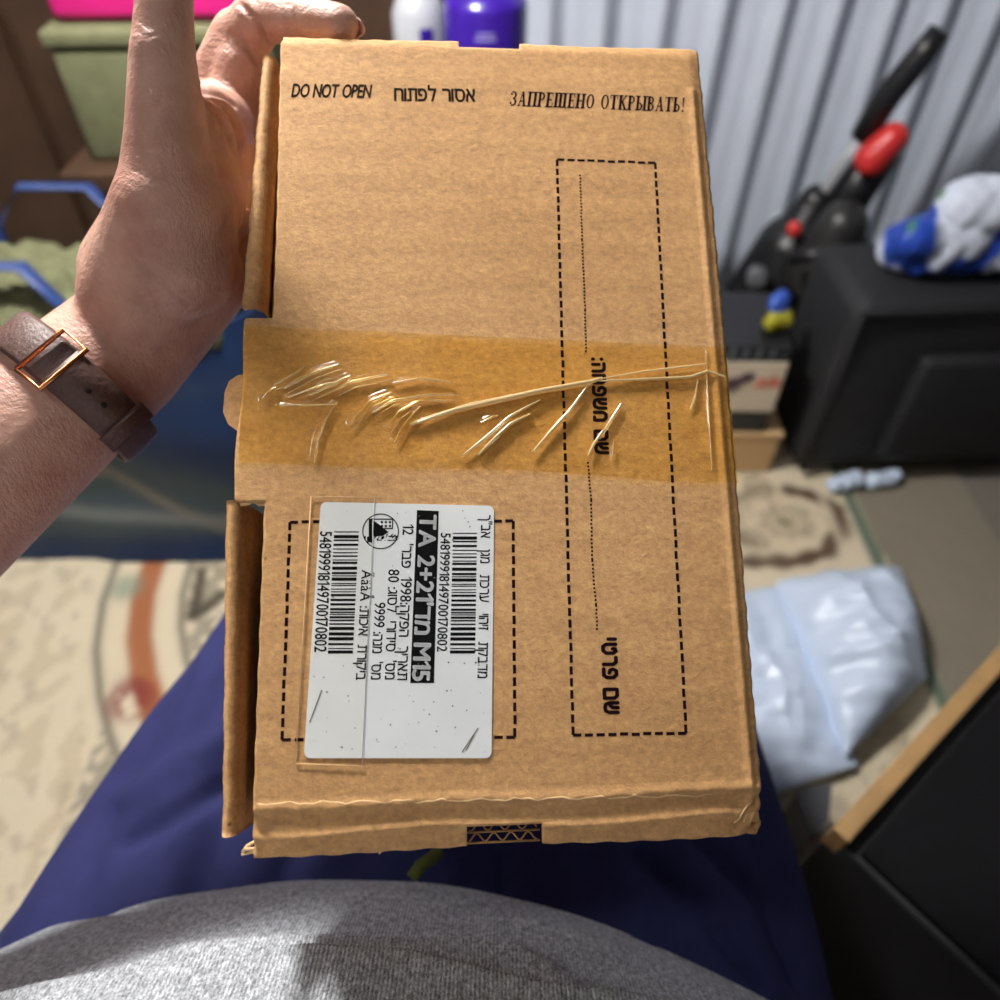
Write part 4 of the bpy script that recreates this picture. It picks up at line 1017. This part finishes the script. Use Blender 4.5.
def fold(pxs, wmm, hmm=1.0, w_=.0012, mat=None, nm='tape_fold'):
    P = []; 
    pts = np.array(pxs, float); t = np.linspace(0, len(pts)-1, 24)
    X = np.interp(t, range(len(pts)), pts[:, 0]); Y = np.interp(t, range(len(pts)), pts[:, 1])
    for i, (x, y) in enumerate(zip(X, Y)):
        P.append(fw(x, y, w_))
    r = wmm*.0005*(.35+.65*np.sin(np.linspace(.12, math.pi-.12, 24))**.7)
    obj(nm, *tube(P, r, 8, True, hmm, BN), mat or M_fold, TAPE)
fold([(410, 425), (455, 410), (500, 400), (540, 391), (590, 382), (602, 378)], 2.3); fold([(412, 422), (470, 404), (530, 392), (585, 381)], 1.1)
fold([(600, 379), (640, 372), (690, 366), (706, 364)], 1.0); fold([(600, 381), (650, 379), (690, 377), (708, 371), (726, 377)], 1.2)
fold([(462, 456), (485, 438), (510, 416), (540, 400)], 1.2); fold([(466, 454), (490, 436), (505, 424)], .7)
fold([(478, 455), (495, 438), (510, 424), (530, 414)], 1.3); fold([(484, 450), (500, 436)], 1.0)
fold([(532, 453), (550, 432), (570, 410), (589, 384)], 1.3); fold([(536, 450), (556, 426), (572, 408)], .7)
fold([(588, 456), (594, 444), (603, 430)], 1.2)

for pl, wd, h in RIDGES:
    k = rng.uniform(-1.2, 1.2); fold([(x+k*.3, y+k) for x, y in pl], wd*900, .9, .0006+h*.55, M_wrk, 'tape_wrinkle')
    if h > .001: fold([(x+3, y+4.5) for x, y in pl], wd*550, .8, .0007, M_wrk, 'tape_wrinkle')

# ------------------------------------------------------------------ the person
PER = empty('person', (-.08, -.05, 0), 'seated person in grey marl shirt and navy trousers holding up the cardboard box', 'person')
def smooth_line(pxs, n=40):
    p = np.array(pxs, float); t = np.linspace(0, len(p)-1, n); return np.stack([np.interp(t, range(len(p)), p[:, i]) for i in range(2)], 1)
def hand():
    parts = []
    wrist = pt(120, 352, .350); elbow = np.array([-.385, .03, .70]); sh = np.array([-.34, -.30, 1.02])
    fdir = (wrist-elbow)/np.linalg.norm(wrist-elbow)
    parts.append(capsule(elbow, elbow+(wrist-elbow)*.45, .046, .042, 28)); parts.append(capsule(elbow+(wrist-elbow)*.4, wrist, .042, .030, 28))
    parts.append(capsule(sh, elbow, .058, .048, 28))
    # palm: a slab between wrist and the knuckles, pressed against the box's left side
    hb = pt(140, 275, .345); heel = pt(192, 280, .350)
    mcp_i = pt(206, 118, .372); mcp_m = pt(205, 165, .398); mcp_r = pt(200, 215, .410); mcp_l = pt(195, 262, .412)
    for k, r in ((mcp_i, .0155), (mcp_m, .016), (mcp_r, .0155), (mcp_l, .014)):
        parts.append(capsule(wrist, k, .024, r, 24))
    parts.append(capsule(heel, mcp_l, .024, .016, 24)); parts.append(capsule(wrist, heel, .030, .0245, 24)); parts.append(capsule(hb, mcp_i, .026, .017, 24)); parts.append(capsule(hb, mcp_m, .026, .018, 24))
    # thenar mound and thumb
    cmc = pt(142, 296, .336); tm = pt(170, 205, .302); ip = pt(163, 55, .278); tip = pt(166, -48, .268)
    parts.append(capsule(cmc, tm, .0265, .0215, 28)); parts.append(capsule(pt(180, 262, .322), pt(192, 205, .318), .024, .019, 24)); parts.append(capsule(tm, ip, .0185, .0118, 24))
    parts.append(capsule(tm, pt(167, 110, .288), .0165, .0135, 24)); parts.append(capsule(ip, tip, .0118, .0092, 24, sq=.85, side=FWD)); parts.append(capsule(hb, tm, .026, .019, 24))
    # web between thumb and index
    parts.append(capsule(pt(186, 118, .300), pt(222, 122, .345), .0125, .0145, 24)); parts.append(capsule(pt(186, 150, .307), pt(226, 158, .345), .015, .016, 24)); parts.append(capsule(pt(188, 190, .315), pt(226, 200, .345), .017, .017, 24)); parts.append(capsule(tm, pt(168, 140, .294), .0205, .0160, 24))
    parts.append(capsule(pt(196, 185, .33), pt(212, 120, .352), .016, .016, 24)); parts.append(capsule(pt(205, 200, .338), pt(222, 150, .358), .0145, .0145, 24))
    parts.append(capsule(pt(198, 240, .34), pt(215, 190, .36), .0175, .016, 24))
    parts.append(capsule(pt(242, 66, .352), pt(232, 150, .366), .0130, .0155, 24)); parts.append(capsule(pt(228, 112, .362), pt(226, 235, .372), .016, .0165, 24)); parts.append(capsule(pt(224, 200, .366), pt(214, 285, .372), .0165, .0165, 24))
    # index finger over the top edge of the box
    k2 = pt(240, 40, .352); k3 = pt(262, 17, .338); k4 = pt(306, 20, .330); k5 = pt(341, 24.5, .3245)
    parts.append(capsule(mcp_i, k2, .0158, .0135, 24)); parts.append(capsule(k2, k3, .0128, .0108, 24)); parts.append(capsule(k3, k4, .0106, .0096, 24)); parts.append(capsule(k4, k5, .0098, .0080, 24))
    # three fingers curl round the back of the box
    def b(u, v, w_): return L(u, v, w_)
    for m, v, r in ((mcp_m, .046, .0088), (mcp_r, .066, .0086), (mcp_l, .084, .0076)):
        a1 = b(-.013, v, -Dd+.008); a2 = b(-.002, v+.002, -Dd-.003-r-.003); a3 = b(.022, v+.003, -Dd-.003-r); a4 = b(.04, v+.003, -Dd-.003-r*.9)
        parts.append(capsule(m, a1, r*1.5, r*1.12)); parts.append(capsule(a1, a2, r*1.1, r)); parts.append(capsule(a2, a3, r, r*.95)); parts.append(capsule(a3, a4, r*.95, r*.8))
    V, N, F = remeshed(parts, .0014, 18)
    # skin folds: grooves pressed along crease lines
    pr = project(V); facing = (N*(CAM-V)).sum(1) > 0
    def crease(pxs, wpx, dep, dmin=.2, dmax=.5):
        ln = smooth_line(pxs); m = facing & (pr[:, 2] > dmin) & (pr[:, 2] < dmax)
        d, par = seg_dist(pr[m, :2], ln); g = np.exp(-(d/wpx)**2)*np.sin(np.clip(par*.9+.05, 0, 1)*math.pi)**.5
        V[m] -= N[m]*(dep*g)[:, None]; 
        sh_ = np.exp(-((d-2.2*wpx)/wpx)**2)*np.sin(np.clip(par*.9+.05, 0, 1)*math.pi)**.5; V[m] += N[m]*(dep*.25*sh_)[:, None]
    crease([(202, 88), (212, 92), (222, 97), (234, 106)], 1.9, .0020); crease([(204, 95), (218, 104), (228, 116), (236, 132)], 2.1, .0024); crease([(206, 103), (216, 114), (226, 130), (232, 150)], 1.9, .0020)
    crease([(240, 4), (256, 20), (264, 34), (268, 48)], 2.4, .0034); crease([(232, 33), (244, 44), (254, 56), (260, 66)], 2.5, .0022)
    crease([(200, 88), (216, 100), (230, 116), (240, 140), (240, 175)], 2.6, .0028); crease([(294, 6), (296, 18), (297, 34)], 1.6, .0007)
    crease([(128, 250), (150, 272), (170, 290), (190, 306)], 2.2, .0016); crease([(126, 262), (146, 282), (162, 302)], 2.0, .0014)
    r = random.Random(3)
    for i in range(22):                                  # fine wrinkles over the thumb
        y = 20+i*9+r.uniform(-3, 3); x0 = 132+r.uniform(-2, 8); crease([(x0, y), (x0+14, y+9+r.uniform(-2, 3)), (x0+r.uniform(24, 38), y+8+r.uniform(-4, 8))], 1.6, .0003)
    for i in range(16):
        y = 190+i*7+r.uniform(-3, 3); x0 = 126+r.uniform(0, 20); crease([(x0, y), (x0+20, y+10), (x0+r.uniform(30, 50), y+r.uniform(6, 16))], 1.6, .0003)
    o = obj('body', V, F, M_skin, PER)
    o['label'] = 'bare left arm and hand'
    # nails
    for t, q, r_, nm in ((tip, ip, .0075, 'thumb'), (k5, k4, .0062, 'index')):
        d = (t-q)/np.linalg.norm(t-q); s = (-RIGHT if nm == 'thumb' else (FWD*.95+UP*.3)); s = s-d*(s@d); s /= np.linalg.norm(s)
        c_ = t+s*r_*1.0; x = np.cross(d, s); P = []
        for i in range(9):
            for k in range(7):
                a = (i/8-.35)*.013; bb = (k/6-.5)*2; P.append(c_+d*a+x*bb*r_*.8*math.sqrt(max(.15, 1-((i/8-.45)*1.6)**2))-s*(bb*bb*r_*.42+abs(i/8-.3)*.0006))
        no = obj('fingernail', P, grid_faces(7, 9), M_nail, PER); sm = no.modifiers.new('t', 'SOLIDIFY'); sm.thickness = .0006; sm.offset = 0
    return wrist, elbow
M_nail = simple('nail', srgb(226, 178, 164), .3, .05, 60)
WR, EL = hand()

def strap():
    ax = (WR-EL)/np.linalg.norm(WR-EL); c0 = WR - ax*.026
    x, y, d = frame_of(ax)
    t = empty('watch_strap', tuple(c0), 'brown leather watch strap with holes buckled round the left wrist', 'watch strap')
    n = 64; V = []; prof = [(-.0095, .0), (-.010, .0012), (-.008, .0024), (.008, .0024), (.010, .0012), (.0095, .0)]
    R = .0355
    for k in range(n):
        a = 2*math.pi*k/n; e = x*math.cos(a)+y*math.sin(a)
        for h, rr in prof: V.append(c0+d*h+e*(R+rr))
    m = len(prof); F = [(k*m+i, k*m+(i+1) % m, ((k+1) % n)*m+(i+1) % m, ((k+1) % n)*m+i) for k in range(n) for i in range(m)]
    obj('band', V, F, M_strap, t)
    # point on the band that faces the camera lower side
    best = max(range(n), key=lambda k: (x*math.cos(2*math.pi*k/n)+y*math.sin(2*math.pi*k/n))@((CAM-c0)/np.linalg.norm(CAM-c0)*.6 + RIGHT*.5 - UP*.5))
    a0 = 2*math.pi*best/n
    def arc(a_from, a_to, hw, r0, th, nn=20, tip=False):
        V = []
        for i in range(nn+1):
            s = i/nn; a = a_from+(a_to-a_from)*s; e = x*math.cos(a)+y*math.sin(a); k = hw*(math.sqrt(max(0.02, 1-max(0, (s-.85)/.15)**2)) if tip else 1)
            for h, rr in ((-k, 0), (-k, th), (k, th), (k, 0)): V.append(c0+d*h+e*(r0+rr))
        F = [(i*4+q, i*4+(q+1) % 4, (i+1)*4+(q+1) % 4, (i+1)*4+q) for i in range(nn) for q in range(4)]+[(3, 2, 1, 0), tuple(nn*4+q for q in range(4))]
        return V, F
    obj('strap_tail', *arc(a0-.9, a0+.55, .0092, R+.0026, .002, 24, True), M_strap, t)
    obj('keeper_loop', *arc(a0-.12, a0+.10, .0115, R+.0046, .002, 6), M_strap, t)
    for q in (-.55, -.35): 
        e = x*math.cos(a0+q)+y*math.sin(a0+q); obj('hole', *lathe(c0+e*(R+.0040), [(.0012, -.001), (.0012, .0009), (.0004, .001)], 12, e), M_hole, t)
    e = x*math.cos(a0-1.0)+y*math.sin(a0-1.0); tg = -x*math.sin(a0-1.0)+y*math.cos(a0-1.0)
    q = [c0+e*(R+.004)+d*i+tg*j for i, j in ((-.012, -.006), (.012, -.006), (.012, .006), (-.012, .006), (-.012, -.006))]
    obj('buckle', *tube(q, .0011, 8), M_buckle, t)
strap()

def trousers():
    Hl, Hr = np.array([-.24, .0, .445]), np.array([.085, .0, .455]); Kl, Kr = np.array([-.105, .47, .45]), np.array([.10, .47, .45])
    parts = [capsule((-.19, -.06, .455), (.04, -.06, .455), .13, .13, 32), capsule(Hl, Kl, .108, .080, 32), capsule(Hr, Kr, .113, .084, 32),
             capsule(Kl, (-.10, .44, .10), .080, .062, 28), capsule(Kr, (.12, .44, .10), .080, .062, 28), capsule((-.17, .05, .44), (.03, .05, .44), .1, .1, 28), capsule((-.08, .05, .455), (-.005, .40, .43), .10, .06, 28)]
    V, N, F = remeshed(parts, .005, 8)
    # long drag folds running down the thighs
    fade = np.clip((V[:, 1]-.02)/.1, 0, 1)*np.clip((V[:, 2]-.3)/.1, 0, 1)
    xx = V[:, 0]+.35*(V[:, 1]-.1)*np.where(V[:, 0] < -.04, -.3, .15)
    w1 = np.sin(xx*95 + 2*np.sin(V[:, 1]*9)) + .5*np.sin(xx*170+V[:, 1]*14)
    V = V + N*((.0035*w1*fade + .0045*vnoise(V*np.array([22, 9, 14]), 14, 3))[:, None])
    pr = project(V); fc = (N*(CAM-V)).sum(1) > 0
    for ln, wd, dep in ((((125, 845), (165, 820), (225, 785)), 9, .008), (((125, 800), (180, 762), (225, 740)), 12, -.005), (((640, 860), (700, 910), (760, 985)), 8, .006), (((690, 830), (760, 900), (800, 985)), 8, .006)):
        d, par = seg_dist(pr[:, :2], smooth_line(ln)); g = np.exp(-(d/wd)**2)*fc*(V[:, 2] > .42); V = V - N*(dep*g)[:, None]
    obj('trousers', V, F, M_navy, PER)['label'] = 'navy blue trousers'
    for x in (-.10, .12):
        V, N, F = remeshed([capsule((x, .42, .055), (x, .60, .042), .042, .034, 24), capsule((x, .44, .12), (x, .43, .06), .038, .042, 24)], .004, 5)
        V[:, 2] = np.maximum(V[:, 2], .0095); obj('sock', V, F, M_dark, PER)
    # drawstring end peeping out below the box
    P = [onz(x, y, .572) for x, y in ((412, 878), (420, 866), (432, 858), (440, 850))]
    obj('drawstring', *tube(P, .0035, 8), simple('drawstring_cord', srgb(92, 100, 40), .9), PER)
trousers()
def shirt():
    nphi, ns = 420, 400
    # profile (front depth Y, height Z, half-width) from the hem up to the chest
    pf = np.array([[.128, .560, .40], [.112, .585, .40], [.082, .622, .39], [.045, .665, .35], [.0, .72, .32], [-.05, .80, .285], [-.10, .90, .275], [-.16, 1.0, .265], [-.24, 1.08, .22], [-.30, 1.12, .12]])
    s_in = np.linspace(0, 1, len(pf)); ss = np.linspace(0, 1, ns)**1.9
    Yf, Zf, Xw = (np.interp(ss, s_in, pf[:, i]) for i in range(3))
    k = np.array([1, 2, 3, 2, 1])/9.
    for arr in (Yf, Zf, Xw):
        for _ in range(30): arr[2:-2] = np.convolve(arr, k, 'valid')
    phi = np.linspace(0, 2*math.pi, nphi, endpoint=False); V = []
    for j in range(ns):
        cy = -.20-.1*ss[j]; back = cy-.12
        for p in phi:
            c_, s_ = math.cos(p), math.sin(p); x = -.085+Xw[j]*s_
            y = cy+(Yf[j]-cy)*c_ if c_ > 0 else cy+.13*c_
            z = Zf[j]-(.018*(1-ss[j])*s_*s_) 
            V.append((x, y, z))
    V = np.array(V)
    # rolled hem turned under
    hem = V[:nphi].copy(); c0 = np.array([-.085, -.12, 0]); rad = hem-c0; rad[:, 2] = 0; rad /= np.linalg.norm(rad, axis=1)[:, None]
    h1 = hem - np.array([0, 0, .004]) - rad*.001; h2 = hem - np.array([0, 0, .006]) - rad*.006; h3 = hem - rad*.02 - np.array([0, 0, .002])
    Vall = np.concatenate([h3, h2, h1, V]); rows = ns+3
    F = [(j*nphi+i, j*nphi+(i+1) % nphi, (j+1)*nphi+(i+1) % nphi, (j+1)*nphi+i) for j in range(rows-1) for i in range(nphi)] + [tuple((rows-1)*nphi+i for i in range(nphi))]
    G = Vall.reshape(rows, nphi, 3); tu = np.roll(G, -1, 1)-np.roll(G, 1, 1); tv = np.gradient(G, axis=0); Nn = np.cross(tv, tu); Nn /= np.linalg.norm(Nn, axis=2)[:, :, None]+1e-9; Nn = Nn.reshape(-1, 3)
    pr = project(Vall); front = (Vall[:, 1] > -.1)
    # overlapping belly folds: the nearer side of each line stands proud and drops over the farther one
    def fold_step(line, hgt, back, sharp):
        ln = smooth_line(line, 60); xs = ln[:, 0]; ys = np.interp(pr[:, 0], xs, ln[:, 1]); d = pr[:, 1]-ys
        fade = np.clip((pr[:, 0]-xs[0])/60+1, 0, 1)*np.clip((xs[-1]-pr[:, 0])/60+1, 0, 1)
        g = 1/(1+np.exp(np.clip(-d/sharp, -30, 30)))*np.exp(-np.clip(d, 0, None)/back)
        m = np.exp(-((d+sharp*3.2)/(sharp*3))**2)*.95
        return np.where(front, (hgt*g-hgt*m)*fade, 0)
    D = fold_step([(0, 1010), (125, 984), (188, 964), (263, 957), (330, 958), (400, 962), (484, 954), (526, 964), (580, 1002), (640, 1030)], .013, 30, 2.0)
    D += fold_step([(0, 1050), (125, 1022), (188, 1002), (239, 995), (310, 992), (400, 996), (484, 1010), (546, 1022), (613, 1036), (700, 1066)], .018, 90, 2.0)
    D += fold_step([(0, 934), (125, 916), (220, 904), (330, 897), (460, 904), (600, 948), (700, 984), (790, 1034)], .0025, 12, 1.2)
    Pq = Vall*np.array([18, 30, 30]); D += np.where(front, .0022*vnoise(Pq, 5, 3), 0)
    Vall = Vall + Nn*D[:, None]*np.where((Nn@np.array([0, .6, .8]))[:, None] > -2, 1, 1)
    obj('shirt', Vall, F, M_jersey, PER)['label'] = 'grey marl jersey shirt'
    sh = np.array([-.34, -.30, 1.02]); el = EL
    V, N, F = remeshed([capsule(sh+[.05, 0, .01], sh, .075, .072, 28), capsule(sh, sh+(el-sh)*.55, .072, .066, 28)], .005, 4); V = V+N*(.004*vnoise(V*25, 2, 3)[:, None])
    obj('sleeve', V, F, M_jersey, PER)
shirt()
def stool():
    t = empty('stool', (-.08, -.12, 0), 'low dark padded stool under the seated person', 'stool')
    obj('cushion', *box((-.08, -.10, .288), (.40, .42, .06), bev=.02), M_case, t)
    obj('seat_frame', *box((-.08, -.10, .2445), (.36, .38, .025), bev=.004), M_wood, t, False)
    for x in (-.24, .08):
        for y in (-.26, .06): obj('leg', *box((x, y, .1205), (.035, .035, .222), bev=.004), M_wood, t, False)
stool()
